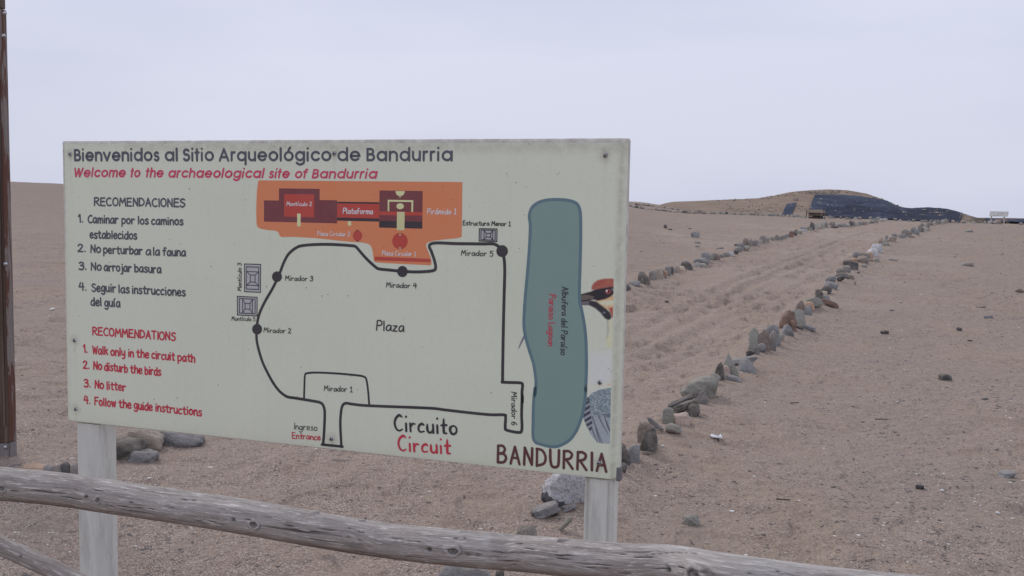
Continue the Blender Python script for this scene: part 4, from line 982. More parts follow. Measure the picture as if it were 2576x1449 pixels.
near = [
 (A(-90, 205, 930, 1275), 'speck', 'brownish grey stone half hidden by the right edge of the board, right border', .3, .7, 0, {}),
 (A(60, 152, 1250, 1412), 'dark', 'dark speckled stump of stone low against the right edge of the board', .7, .8, 0, {}),
 (A(180, 400, 950, 1235), 'blue', 'rounded blue stone just right of the board, nearest of the right border', .2, .6, .0, {'lean': -.1}),
 (A(362, 640, 505, 910), 'brown', 'upright brown stone with a pinkish top behind the mottled dark one', .25, .6, .0, {'lean': -.1}),
 (A(360, 668, 640, 1052), 'speck', 'mottled dark grey stone leaning on the upright brown one', .8, .55, .0, {'lean': .12, 'rz': .4, 'pointed': .35}),
 (A(618, 697, 825, 1008), 'green', 'narrow greenish slab against the side of the mottled dark stone', .8, .6, .0, {}),
 (A(520, 790, 500, 728), 'blue', 'thin pale blue slab sloping to the right behind the upright brown stone', .3, .35, -.72, {}),
 (A(412, 572, 1045, 1102), 'brown', 'flat brown chip with a pale top at the foot of the mottled dark stone', .8, .7, 0, {}),
 (A(830, 1092, 575, 765), 'green', 'low grey green stone half buried in sand below the pink one', .5, .7, -.25, {}),
 (A(775, 952, 295, 575), 'green', 'pale green rounded upright stone left of the pink one', .2, .55, 0, {'lean': -.05}),
 (A(943, 1238, 375, 592), 'pink', 'pink rounded stone, the only pink one of the right border front', .35, .65, 0, {'rz': .2}),
 (A(885, 1292, 128, 352), 'black', 'black slab lying aslant above the long speckled stone', .5, .40, .50, {}),
 (A(940, 1405, 188, 400), 'speck', 'long speckled brown grey stone lying aslant behind the pink one', .5, .42, .36, {}),
 (A(1220, 1400, 250, 462), 'speck', 'blunt speckled stone at the right end of the long speckled one', .6, .8, 0, {'pointed': -.3}),
 (A(1335, 1565, 25, 245), 'twotone', 'three-cornered blue and tan stone in front of the big round boulder', .7, .6, 0, {'pointed': .8}),
 (B(165, 745, 1050, 1422), 'green', 'big rounded boulder, largest stone of the right border', 0.0, .6, 0, {'rz': -.1}),
 (B(600, 782, 1000, 1190), 'green', 'small three-cornered stone behind the right shoulder of the big boulder', .8, .5, -.4, {}),
 (B(680, 830, 815, 1115), 'speck', 'upright dark grey stone left of the pinkish oval', .7, .5, 0, {'pointed': .5}),
 (B(800, 935, 860, 1062), 'pink', 'pinkish tan oval stone in the lap of the tall pointed stone', .12, .6, .0, {}),
 (B(790, 1060, 690, 1050), 'green', 'tall pointed grey green stone behind the pinkish oval', .4, .45, 0, {'pointed': .85}),
 (B(860, 1150, 1040, 1130), 'blue', 'flat bluish splinter at the foot of the tall pointed stone', .7, .5, -.18, {}),
 (B(990, 1390, 710, 880), 'blue', 'arched grey blue slab between the tall pointed stone and the pale upright ones', .5, .5, .22, {}),
 (B(1090, 1395, 765, 975), 'blue', 'broad blue stone below the arched slab', .6, .6, -.2, {'pointed': .4}),
 (B(1210, 1350, 590, 718), 'black', 'small black wedge at the foot of the pale green upright slab', .7, .6, .55, {}),
 (B(1250, 1442, 245, 605), 'green', 'pale green upright slab, left of the three tallest stones', .45, .45, 0, {'pointed': .3}),
 (B(1335, 1462, 515, 675), 'twotone', 'small purplish stone in front of the pale green upright slab', .6, .6, 0, {'pointed': .4}),
 (B(1402, 1620, 232, 612), 'brown', 'squarish brown speckled upright slab between two grey ones', .9, .4, 0, {}),
 (B(1435, 1550, 485, 645), 'blue', 'small smooth lilac grey stone leaning on the squarish brown slab', .12, .55, .25, {}),
 (B(1535, 1815, 118, 510), 'blue', 'tall smooth blue grey stone, right of the three tallest', .15, .45, 0, {'pointed': .45}),
 (B(1600, 1722, 290, 608), 'twotone', 'narrow blue mottled slab in front of the tall smooth blue grey stone', .7, .5, 0, {}),
 (B(1800, 1872, 330, 445), 'green', 'pale buried edge of stone right of the tall smooth blue grey one', .3, .6, -.3, {}),
 (C_(620, 868, 840, 1140), 'rust', 'tall rusty red stone, the reddest of the right border', .6, .5, 0, {'pointed': .35}),
 (C_(800, 872, 990, 1168), 'rust', 'narrow rusty foot piece right below the tall rusty stone', .6, .6, .15, {}),
 (C_(640, 842, 1065, 1248), 'blue', 'small three-cornered grey stone at the foot of the rusty one', .9, .6, 0, {'pointed': .7}),
 (C_(793, 1055, 780, 1085), 'green', 'large pale green grey block beside the tall rusty stone', .75, .55, 0, {}),
 (C_(1000, 1240, 1082, 1170), 'blue', 'flat blue slab pointing right from the large pale block', .6, .5, -.22, {}),
 (C_(868, 1005, 1058, 1142), 'dark', 'dark low stone between the rusty stone and the flat blue slab', .6, .6, 0, {}),
 (C_(880, 1022, 665, 855), 'brown', 'brown striped upright stone behind the large pale block', .5, .45, 0, {'pointed': .5}),
 (C_(1012, 1142, 728, 900), 'blue', 'grey slab in front of the orange disc-shaped stone', .6, .45, 0, {}),
 (C_(1015, 1185, 668, 825), 'orange', 'orange disc-shaped stone showing behind a grey slab', .1, .4, 0, {}),
 (C_(860, 920, 690, 780), 'pink', 'pink rim of stone left of the brown striped one', .2, .5, 0, {}),
 (C_(1080, 1310, 583, 790), 'green', 'pale upright slab sloping right, between the orange disc and the yellow-edged stone', .4, .5, -.5, {'thick': .5}),
 (C_(1205, 1335, 468, 675), 'speck', 'pale mottled upright stone left of the small yellow one', .5, .5, 0, {}),
 (C_(1318, 1402, 488, 565), 'yellow', 'small yellow stone under the dark rounded one', .3, .6, -.3, {}),
 (C_(1283, 1452, 563, 675), 'blue', 'lilac grey rounded stone above the reddish wedge', .15, .6, 0, {}),
 (C_(1318, 1592, 640, 762), 'rust', 'reddish wedge lying outside the right border, its tip to the right', .6, .45, -.30, {}),
 (C_(1298, 1480, 398, 545), 'dark', 'dark rounded stone above the small yellow one', .2, .6, 0, {}),
 (C_(1395, 1605, 300, 455), 'blue', 'jumbled bluish grey stone beyond the dark rounded one', .8, .6, -.15, {}),
 (C_(1395, 1600, 228, 335), 'blue', 'low lilac grey stone next to the dark slanted one', .3, .6, 0, {}),
 (C_(1585, 1705, 213, 328), 'dark', 'dark slanted stone with a pale top in the middle of the right border', .3, .6, .35, {}),
 (C_(1580, 1788, 175, 250), 'dark', 'dark flat slab under a grey hump of stone', .5, .5, 0, {}),
 (C_(1768, 1868, 213, 278), 'brown', 'small brown stone just outside the right border', .3, .7, 0, {}),
 (C_(1580, 1722, 108, 188), 'grey', 'grey hump of stone on the dark flat slab', .2, .6, 0, {}),
 (C_(1690, 1812, 58, 168), 'grey', 'grey round stone below the dark notched one', .2, .6, 0, {}),
 (C_(1638, 1702, 58, 135), 'pale', 'small pale pointed stone behind the grey hump', .5, .6, 0, {'pointed': .6}),
 (F_(522, 818, 990, 1172), 'dark', 'dark blue notched block jutting out of the right border', .9, .6, 0, {'pointed': -.5}),
 (F_(648, 782, 938, 1005), 'orange', 'orange stone showing above the dark blue notched block', .2, .6, 0, {}),
 (F_(788, 1012, 900, 1032), 'brown', 'olive brown rounded stone beyond the orange one', .3, .7, 0, {}),
 (F_(970, 1082, 950, 1006), 'brown', 'thin brown splinter right of the olive brown stone', .6, .6, -.2, {}),
 (F_(692, 850, 818, 935), 'blue', 'lilac grey round stone on the path side beyond the orange one', .2, .5, 0, {}),
 (F_(828, 1022, 830, 935), 'grey', 'dusty grey stone behind the olive brown one', .2, .5, 0, {}),
 (F_(1000, 1216, 742, 915), 'white', 'round stone whitened on top, nearer of the two white ones', .3, .6, 0, {}),
 (F_(985, 1120, 820, 942), 'orange', 'orange brown stone under the nearer whitened one', .3, .6, 0, {}),
 (F_(1098, 1312, 618, 825), 'white', 'jagged purplish white stone, farther of the two white ones', .8, .6, 0, {}),
 (F_(1222, 1315, 525, 640), 'tan', 'dusty tan stone beyond the jagged white one', .3, .6, 0, {}),
 (F_(1310, 1405, 530, 665), 'grey', 'grey stone right beside the dusty tan one', .3, .6, 0, {}),
 (F_(1312, 1462, 622, 690), 'green', 'flat wedge of stone pointing right past the dusty tan one', .6, .5, -.2, {}),
 (F_(1408, 1602, 478, 608), 'tan', 'broad sandy block with a dark cleft below', .6, .6, 0, {'pointed': -.2}),
 (F_(1350, 1412, 468, 555), 'blue', 'small blue wedge on the left of the broad sandy block', .8, .5, 0, {'pointed': .5}),
]
for ext, tone, lab, ang, thk, tlt, kw in near:
    th_ = kw.pop('thick', thk); stone(*ext, tone, lab, ang*.72, th_, tlt, group=RG, **kw)
leftn = [
 (D_(0, 112, 1225, 1358), 'dark', 'dark stone touching the right edge of the board, nearest of the left border', .4, .7, 0, {}),
 (D_(90, 335, 1155, 1272), 'blue', 'flat pale blue slab next to the board edge, left border', .5, .5, .1, {}),
 (D_(293, 522, 978, 1218), 'speck', 'big brownish round-faced stone, first large one of the left border', .4, .6, 0, {}),
 (D_(495, 652, 948, 1142), 'grey', 'grey dimpled upright stone left of the pinkish one', .4, .6, 0, {}),
 (D_(615, 782, 898, 1120), 'tan', 'pinkish tan upright stone before the small orange one', .3, .5, 0, {}),
 (D_(712, 800, 888, 1042), 'dark', 'dark slab edge behind the pinkish tan upright stone', .5, .4, -.1, {}),
 (D_(785, 876, 943, 1048), 'orange', 'small orange stone of the left border', .12, .5, 0, {}),
 (D_(800, 868, 1050, 1088), 'black', 'small black chip on the sand below the small orange stone', .8, .7, -.2, {}),
 (D_(808, 940, 862, 1030), 'blue', 'creased bluish stone right behind the small orange one', .7, .5, 0, {}),
 (D_(900, 1002, 848, 1015), 'dark', 'dark creased stone left of two sandy coloured ones', .6, .5, 0, {}),
 (D_(980, 1052, 878, 985), 'grey', 'narrow grey stone before the tan one of the left border', .3, .5, 0, {}),
 (D_(1010, 1132, 833, 975), 'tan', 'tan rounded stone left of the pale yellow one', .2, .5, 0, {}),
 (D_(1105, 1232, 828, 942), 'yellow', 'pale yellow rounded stone, brightest of the left border', .15, .6, 0, {}),
 (D_(1175, 1402, 753, 902), 'dark', 'dark round boulder with white scratches after the pale yellow stone', .4, .6, 0, {}),
 (D_(1418, 1545, 758, 865), 'pale', 'pale dome of stone half buried under the blue slab', .15, .6, 0, {}),
 (D_(1540, 1695, 788, 852), 'pale', 'low pale stone in the sand below the big blue grey boulder', .15, .6, 0, {}),
 (D_(1425, 1720, 690, 800), 'blue', 'dark blue arched slab under the big blue grey boulder', .8, .5, .15, {}),
 (D_(1588, 1792, 568, 752), 'blue', 'big blue grey boulder, tallest of the left border', .45, .6, 0, {}),
 (D_(1755, 1852, 590, 722), 'green', 'pale slab leaning on the right of the big blue grey boulder', .4, .5, -.3, {}),
 (D_(1818, 1966, 585, 712), 'brown', 'round brown grey stone right after the big blue grey boulder', .2, .7, 0, {}),
 (D_(1808, 1852, 568, 612), 'dark', 'small dark tip of stone behind the round brown grey one', .8, .6, 0, {'pointed': .6}),
 (D_(1958, 2062, 603, 668), 'grey', 'small flat grey stone just after the round brown grey one', .6, .6, 0, {}),
 (D_(2038, 2160, 540, 660), 'grey', 'dusty low grey hump between small flat stones', .15, .6, 0, {}),
 (D_(2110, 2252, 540, 625), 'white', 'low whitish stone with a dark spot, left border', .3, .6, 0, {}),
 (D_(2243, 2332, 518, 602), 'dark', 'small dark stone next to the low whitish one', .5, .6, 0, {}),
 (D_(2248, 2432, 430, 562), 'grey', 'grey mottled block with a flat shadowed foot, middle of the left border', .5, .6, 0, {}),
 (D_(2268, 2342, 378, 428), 'dark', 'small dark ball of stone perched behind the grey mottled block', .2, .7, 0, {}),
 (D_(2338, 2452, 370, 525), 'blue', 'pale bluish stone between the dark ball and the white slab', .3, .6, 0, {}),
 (D_(2438, 2576, 420, 530), 'pale', 'whitish slab sloping down to the right, left border', .4, .5, -.35, {}),
 (E_(458, 612, 800, 1000), 'brown', 'dark brown peaked stone right of the whitish slab', .8, .6, 0, {'pointed': .4}),
 (E_(598, 700, 812, 1005), 'grey', 'grey striped stone next to the dark brown peaked one', .7, .5, 0, {}),
]
for ext, tone, lab, ang, thk, tlt, kw in leftn:
    stone(*ext, tone, lab, ang*.72, thk, tlt, group=LG, **kw)
# farther stones, a few pixels each: alike in the picture, they share a label within their stretch
SH = {t: [rock_mesh('stone', 900+i*7+j, [.2, .5, .8][j % 3], 2, SM[t], (1, 1, 1)) for j in range(3)] for i, t in enumerate(SM) if t != 'lime'}
TONE = {'grey': 'grey', 'pale': 'pale', 'blue': 'bluish', 'green': 'greenish', 'dark': 'dark', 'tan': 'tan', 'brown': 'brown'}
def small(ext, tone, label, grp, sink=.45):
    _seed[0] += 1; label = label.replace('small', 'small '+TONE[tone], 1)
    for lim, words in WHERE[grp]:
        if ext[0] < lim: label += ', '+words; break
    return stone(*ext, tone, label, .5, .65, 0, group=grp, mesh=SH[tone][_seed[0] % 3], sink=sink, rz=rng.uniform(-.5, .5))
WHERE = {'small grey stones of the left path border, beyond the dark brown peaked one': ((1950, 'before the narrow reddish one'), (2045, 'around the bright white flat one'), (2140, 'right after the tall tooth-like stone'), (9999, 'where the border reaches the mound')),
 'small stones at the far end of the right path border': ((2290, 'next to the broad sandy block'), (2325, 'midway to the mound'), (9999, 'at the very end by the nets')),
 'stones of the nearer row along the crossing path': ((1690, 'next to the board edge'), (1800, 'under the dip of the skyline'), (1920, 'left of the small strip of net'), (9999, 'by the small net and the lean-to')),
 'stones of the upper row along the crossing path': ((1660, 'next to the board edge'), (9999, 'where both rows draw together')),
 'stones at the foot of the netted mound': ((2180, 'beside the reed lean-to'), (2300, 'between the two path borders'), (2430, 'under its right half'), (9999, 'around the distant white sign'))}
gl1 = 'small grey stones of the left path border, beyond the dark brown peaked one'
l1 = 'small stone in the far left border'
for e, t in ((E_(690, 800, 850, 990), 'grey'), (E_(770, 870, 840, 985), 'blue'), (E_(860, 970, 830, 940), 'pale'), (E_(900, 1060, 730, 905), 'grey'), (E_(1050, 1145, 760, 882), 'green'), (E_(1150, 1262, 750, 852), 'green'), (E_(1300, 1380, 705, 842), 'grey'), (E_(1370, 1445, 725, 840), 'green'),
             (E_(1440, 1500, 730, 832), 'grey'), (E_(1490, 1580, 720, 815), 'grey'), (E_(1565, 1642, 680, 782), 'blue'), (E_(1750, 1852, 610, 722), 'dark'), (E_(1800, 1900, 570, 640), 'dark'), (E_(1860, 2000, 575, 682), 'green'), (E_(2120, 2182, 495, 580), 'grey'), (E_(2192, 2252, 515, 585), 'pale'),
             (H_(850, 950, 940, 1110), 'pale'), (H_(940, 1042, 960, 1102), 'grey'), (H_(1100, 1222, 942, 1042), 'grey'), (H_(1230, 1330, 985, 1060), 'pale'), (H_(1320, 1432, 1000, 1092), 'grey'), (H_(1420, 1510, 990, 1082), 'green'), (H_(1500, 1602, 992, 1076), 'pale'), (H_(1655, 1742, 932, 1062), 'grey'),
             (H_(1730, 1842, 950, 1052), 'pale'), (H_(1830, 1910, 942, 1036), 'blue'), (H_(1900, 2002, 940, 1030), 'grey'), (H_(1990, 2060, 925, 1022), 'tan'), (H_(2050, 2122, 920, 1012), 'pale'), (H_(2100, 2232, 910, 1002), 'grey'), (H_(2220, 2342, 888, 982), 'grey'), (H_(2380, 2472, 868, 936), 'pale'), (H_(2500, 2578, 860, 932), 'pale')):
    small(e, t, l1, gl1)
stone(*E_(1662, 1765, 595, 772), 'rust', 'narrow reddish upright stone in the far stretch of the left border', .7, .6, 0, group=LG, pointed=.3)
stone(*E_(1958, 2142, 560, 620), 'white', 'bright white flat stone lying against the far left border', .2, .6, -.08, group=LG)
stone(*E_(1965, 2132, 500, 562), 'blue', 'flat blue stone just behind the bright white flat one', .3, .6, 0, group=LG)
stone(*E_(2188, 2308, 363, 575), 'dark', 'tall dark tooth-like stone, highest of the far left border', .3, .5, 0, group=LG, pointed=.4)
stone(*E_(2300, 2402, 410, 552), 'pale', 'pale stone right of the tall dark tooth-like one', .4, .5, 0, group=LG)
stone(*E_(2408, 2505, 500, 548), 'tan', 'flat tan chip in front of the far left border', .4, .7, -.1, group=LG)
stone(*H_(1128, 1322, 1050, 1115), 'dark', 'flat dark slab lying before the far left border', .3, .6, 0, group=LG)
stone(*H_(1590, 1662, 930, 1062), 'dark', 'dark hollow-sided stone in the far left border', .8, .5, 0, group=LG)
gl2 = 'small stones at the far end of the right path border'
l2 = 'small stone in the far right border'
for e, t in ((F_(1490, 1622, 430, 502), 'blue'), (F_(1610, 1722, 440, 522), 'green'), (F_(1700, 1832, 350, 482), 'grey'), (F_(1700, 1790, 440, 520), 'blue'), (F_(1830, 1960, 478, 520), 'grey'), (F_(1790, 1900, 380, 475), 'brown'), (F_(1890, 1990, 300, 440), 'blue'), (F_(1980, 2052, 350, 468), 'blue'),
             (F_(2030, 2090, 262, 405), 'grey'), (F_(2080, 2152, 290, 400), 'grey'), (F_(2120, 2232, 312, 382), 'pale'), (F_(2190, 2272, 330, 368), 'green'), (F_(2090, 2160, 215, 302), 'grey'), (F_(2150, 2210, 215, 312), 'pale'), (F_(2190, 2262, 202, 312), 'grey'), (F_(2262, 2340, 195, 272), 'grey'),
             (F_(2330, 2392, 165, 262), 'pale'), (F_(2385, 2440, 175, 250), 'grey'), (F_(2430, 2500, 150, 242), 'grey'), (F_(2490, 2562, 150, 238), 'pale'), (F_(2550, 2610, 140, 225), 'green'), (F_(2600, 2660, 130, 215), 'grey'), (F_(2640, 2700, 190, 215), 'dark')):
    small(e, t, l2, gl2)
# rows along the far crossing path
ROW_A = [(1585, 520), (1613, 525.6), (1644, 529), (1686, 533), (1728, 536.5), (1769, 538.5), (1831, 539.6), (1873, 541), (1925, 543), (1977, 545.5), (2028, 547.6)]
ROW_B = [(1592, 509.5), (1612, 513.5), (1633, 518.5), (1664, 522.5), (1697, 527), (1728, 531), (1765, 535.5)]
ROW_C = [(2074, 549), (2110, 550.8), (2160, 553), (2215, 554.5), (2280, 557.5), (2350, 560), (2420, 561.5), (2500, 563.5), (2575, 565)]
tn = ['grey', 'pale', 'grey', 'blue', 'green', 'dark', 'pale', 'tan', 'grey', 'brown']
def row(pts, step, hmin, hmax, lab, grp, pr=1.0):
    a = np.array(pts, float); L_ = np.concatenate([[0], np.cumsum(np.hypot(*np.diff(a, axis=0).T))])
    s = 0
    while s < L_[-1]:
        x = np.interp(s, L_, a[:, 0]); y = np.interp(s, L_, a[:, 1])+rng.uniform(-.5, .5)
        w = rng.uniform(hmin, hmax)*1.25; h = rng.uniform(hmin, hmax)
        if rng.uniform() < pr: small((x-w/2, x+w/2, y-h, y), tn[int(rng.integers(10))], lab, grp)
        s += step*rng.uniform(.75, 1.25)
row(ROW_A, 8.2, 4.0, 7.5, 'small stone in the nearer crossing row', 'stones of the nearer row along the crossing path')
row(ROW_B, 8.5, 3.5, 5.5, 'small stone in the upper crossing row', 'stones of the upper row along the crossing path')
row(ROW_C, 13, 4.0, 8.5, 'small stone at the foot of the netted mound', 'stones at the foot of the netted mound', .85)
stone(2488, 2501, 555, 562, 'tan', 'rounded cream stone left of the distant sign post', .15, .8, 0)
stone(2506, 2519, 554, 563, 'tan', 'larger rounded cream stone between the posts of the distant sign', .15, .8, 0)

# rocks behind the posts and loose stones
c7 = lambda a, b, c, d: (.32727*a, .32727*b, 974.8+.32727*c, 974.8+.32727*d)
z3 = lambda a, b, c, d: (239+.11718*a, 239+.11718*b, 1056.5+.11718*c, 1056.5+.11718*d)
stone(*z3(-60, 935, 330, 895), 'speck', 'large grizzled grey boulder right behind the left sign post', .12, .6, 0, rz=0, group=None)
stone(*z3(640, 1425, 228, 690), 'tan', 'tan rounded boulder sloping right, middle of the rocks under the board', .12, .5, -.19, rz=0)
stone(*z3(1050, 2262, 170, 570), 'blue', 'long smooth blue grey boulder with a dark end under the board', .12, .45, -.02, rz=.05)
stone(*z3(1960, 2275, 340, 520), 'black', 'dark rounded end piece right of the long blue grey boulder', .12, .9, 0, rz=.05)
stone(*z3(725, 1330, 650, 925), 'blue', 'flat angular blue slab lying in front of the tan boulder', .95, .6, -.08, rz=.1)
stone(*c7(110, 375, 590, 700), 'orange', 'rounded orange stone peeping over the log rail', .15, .7, 0)
stone(*c7(335, 400, 598, 690), 'blue', 'small light grey stone right of the orange one behind the rail', .5, .7, 0)
stone(*c7(400, 462, 590, 690), 'grey', 'small brown grey stone between two others behind the rail', .5, .7, 0)
stone(*c7(455, 528, 580, 690), 'dark', 'dark grey pointed stone behind the rail left of the left post', .8, .6, 0, pointed=.3)
stone(*c7(520, 590, 570, 690), 'grey', 'dull grey stone touching the left post behind the rail', .3, .6, 0)
stone(*c9([(530, 0)])[0][:1], c9([(905, 0)])[0][0], c9([(0, 640)])[0][1], c9([(0, 905)])[0][1], 'lime', 'large lime-splashed white rock behind the right sign post', 1.0, .6, 0, rz=0)
stone(1342, 1404, 1268, 1308, 'blue', 'grey blue lump of stone with a brown stub left below the lime-splashed rock', .6, .7, .35, rz=.2)
stone(1412, 1449, 1270, 1290, 'blue', 'thin blue flake between the lime-splashed rock and the sand', .7, .7, .3)
stone(1410, 1436, 1302, 1339, 'green', 'narrow greenish stone stuck in the sand left of the right post', .6, .5, .9)
stone(1290, 1356, 1321, 1390, 'grey', 'grey peaked rock showing above the rail', .7, .7, 0, pointed=.7)
stone(1108, 1242, 1421, 1490, 'blue', 'smooth grey boulder cut by the lower frame edge under the rail', .15, .6, 0, rz=0)
stone(1246, 1268, 1434, 1460, 'dark', 'small dark stone right of the smooth boulder at the frame edge', .6, .7, 0)
LO = [(1717, 1760, 1294, 1323, 'green', 'greenish black angular stone alone on the sand above the rail', .8), (2307, 2328, 1219, 1231, 'black', 'small black stone alone on the right side of the sand', .8),
      (2520, 2559, 1186, 1203, 'blue', 'flat light grey stone near the right frame edge', .3), (2220, 2238, 830, 841, 'black', 'black cut-cornered stone on the open sand right of the border', .8),
      (2408, 2420, 823, 833, 'dark', 'small dark pointed stone farther up the open sand', .6), (2481, 2502, 793, 802, 'blue', 'low bluish grey stone up the open sand', .4), (2462, 2483, 769, 774, 'brown', 'thin brown sliver beyond the low bluish grey stone', .6),
      (2369, 2397, 941, 958, 'dark', 'long dark splinter half sunk in the open sand', .7), (2558, 2576, 727, 737, 'brown', 'brown lump at the right frame edge high on the sand', .4), (2424, 2450, 661, 670, 'grey', 'grey mound-like stone high on the sand near the frame edge', .2),
      (2469-40, 2469-18, 578, 584, 'grey', 'small grey stone near the crest of the open sand', .4), (2475, 2487, 1000, 1006, 'dark', 'small dark stone low in the right sand patch', .5),
      (2197, 2214, 650, 658, 'green', 'small greenish stone right of the nearer whitened stone', .6), (2153, 2163, 682, 688, 'brown', 'small reddish brown stone right of the dark notched block', .4),
      (2167, 2182, 665, 673, 'grey', 'small grey stone below the olive brown one', .4), (2240, 2262, 651, 656, 'green', 'thin greenish flake on the sand right of the whitened stones', .4),
      (1643, 1656, 888-187, 908-187-15, 'green', 'x', .6)]
for a in LO[:-1]: stone(a[0], a[1], a[2], a[3], a[4], a[5], a[6], .7, 0)
for x0, x1, y0, y1, t, lab in ((1739.5, 1760, 582, 597, 'blue', 'flat blue grey stone up the slope right of the board'), (1671, 1678, 565, 574.5, 'dark', 'small dark pointed stone on the slope right of the board'), (1670.5, 1678.5, 569, 573, 'dark', 'x'),
                            (1749, 1762, 606, 613, 'grey', 'small grey stone midway up the slope above the left border'), (1751, 1759, 616, 622, 'green', 'small greenish stone just below another on the slope'), (1803, 1822, 622, 628, 'grey', 'small flat grey stone lying above the left border'),
                            (1733, 1739, 573.5, 576, 'dark', 'tiny dark stone left of the flat blue grey one'), (1681, 1690, 574, 579, 'dark', 'small dark flat stone right of the small pointed one')):
    if lab != 'x': stone(x0, x1, y0, y1, t, lab, .5, .7, 0)

# ------------------------------------------------------------------ weathered log rails
m = NT('weathered_wood', 0.85, 0.2)
uvn = m.n.new('ShaderNodeUVMap')
def uvc(scale, loc=(0, 0, 0)):
    mpn = m.n.new('ShaderNodeMapping'); mpn.inputs['Scale'].default_value = scale; mpn.inputs['Location'].default_value = loc
    m.l.new(uvn.outputs[0], mpn.inputs['Vector']); return mpn.outputs[0]
s1 = m.noise(uvc((5, 55, 1)), 1.0, 6, 0.72, 0.4); s2 = m.noise(uvc((13, 120, 1), (3, 9, 0)), 1.0, 4, 0.7, 0.3); s3 = m.noise(uvc((2.2, 6, 1)), 1.0, 4, 0.6)
c = m.ramp(s1, [(0.28, (0.21, 0.183, 0.162)), (0.46, (0.39, 0.350, 0.318)), (0.66, (0.53, 0.485, 0.445))])
c = m.mix(m.ramp(s3, [(0.42, 0.0), (0.68, 0.55)]), c, (0.33, 0.275, 0.25))
c = m.mix(m.ramp(s2, [(0.55, 0.0), (0.63, 0.8)]), c, (0.74, 0.71, 0.66))
c = m.mix(m.ramp(s2, [(0.28, 0.7), (0.40, 0.0)]), c, (0.13, 0.105, 0.095))
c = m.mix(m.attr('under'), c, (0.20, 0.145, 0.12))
c = m.mix(m.attr('pale'), c, (0.62, 0.59, 0.56))
c = m.mix(m.attr('crack'), c, (0.028, 0.022, 0.020))
m.bump(m.math('ADD', m.math('MULTIPLY', s1, 1.0), m.math('MULTIPLY', s2, 0.8)), 0.9, 0.010)
WOOD = m.color(c)

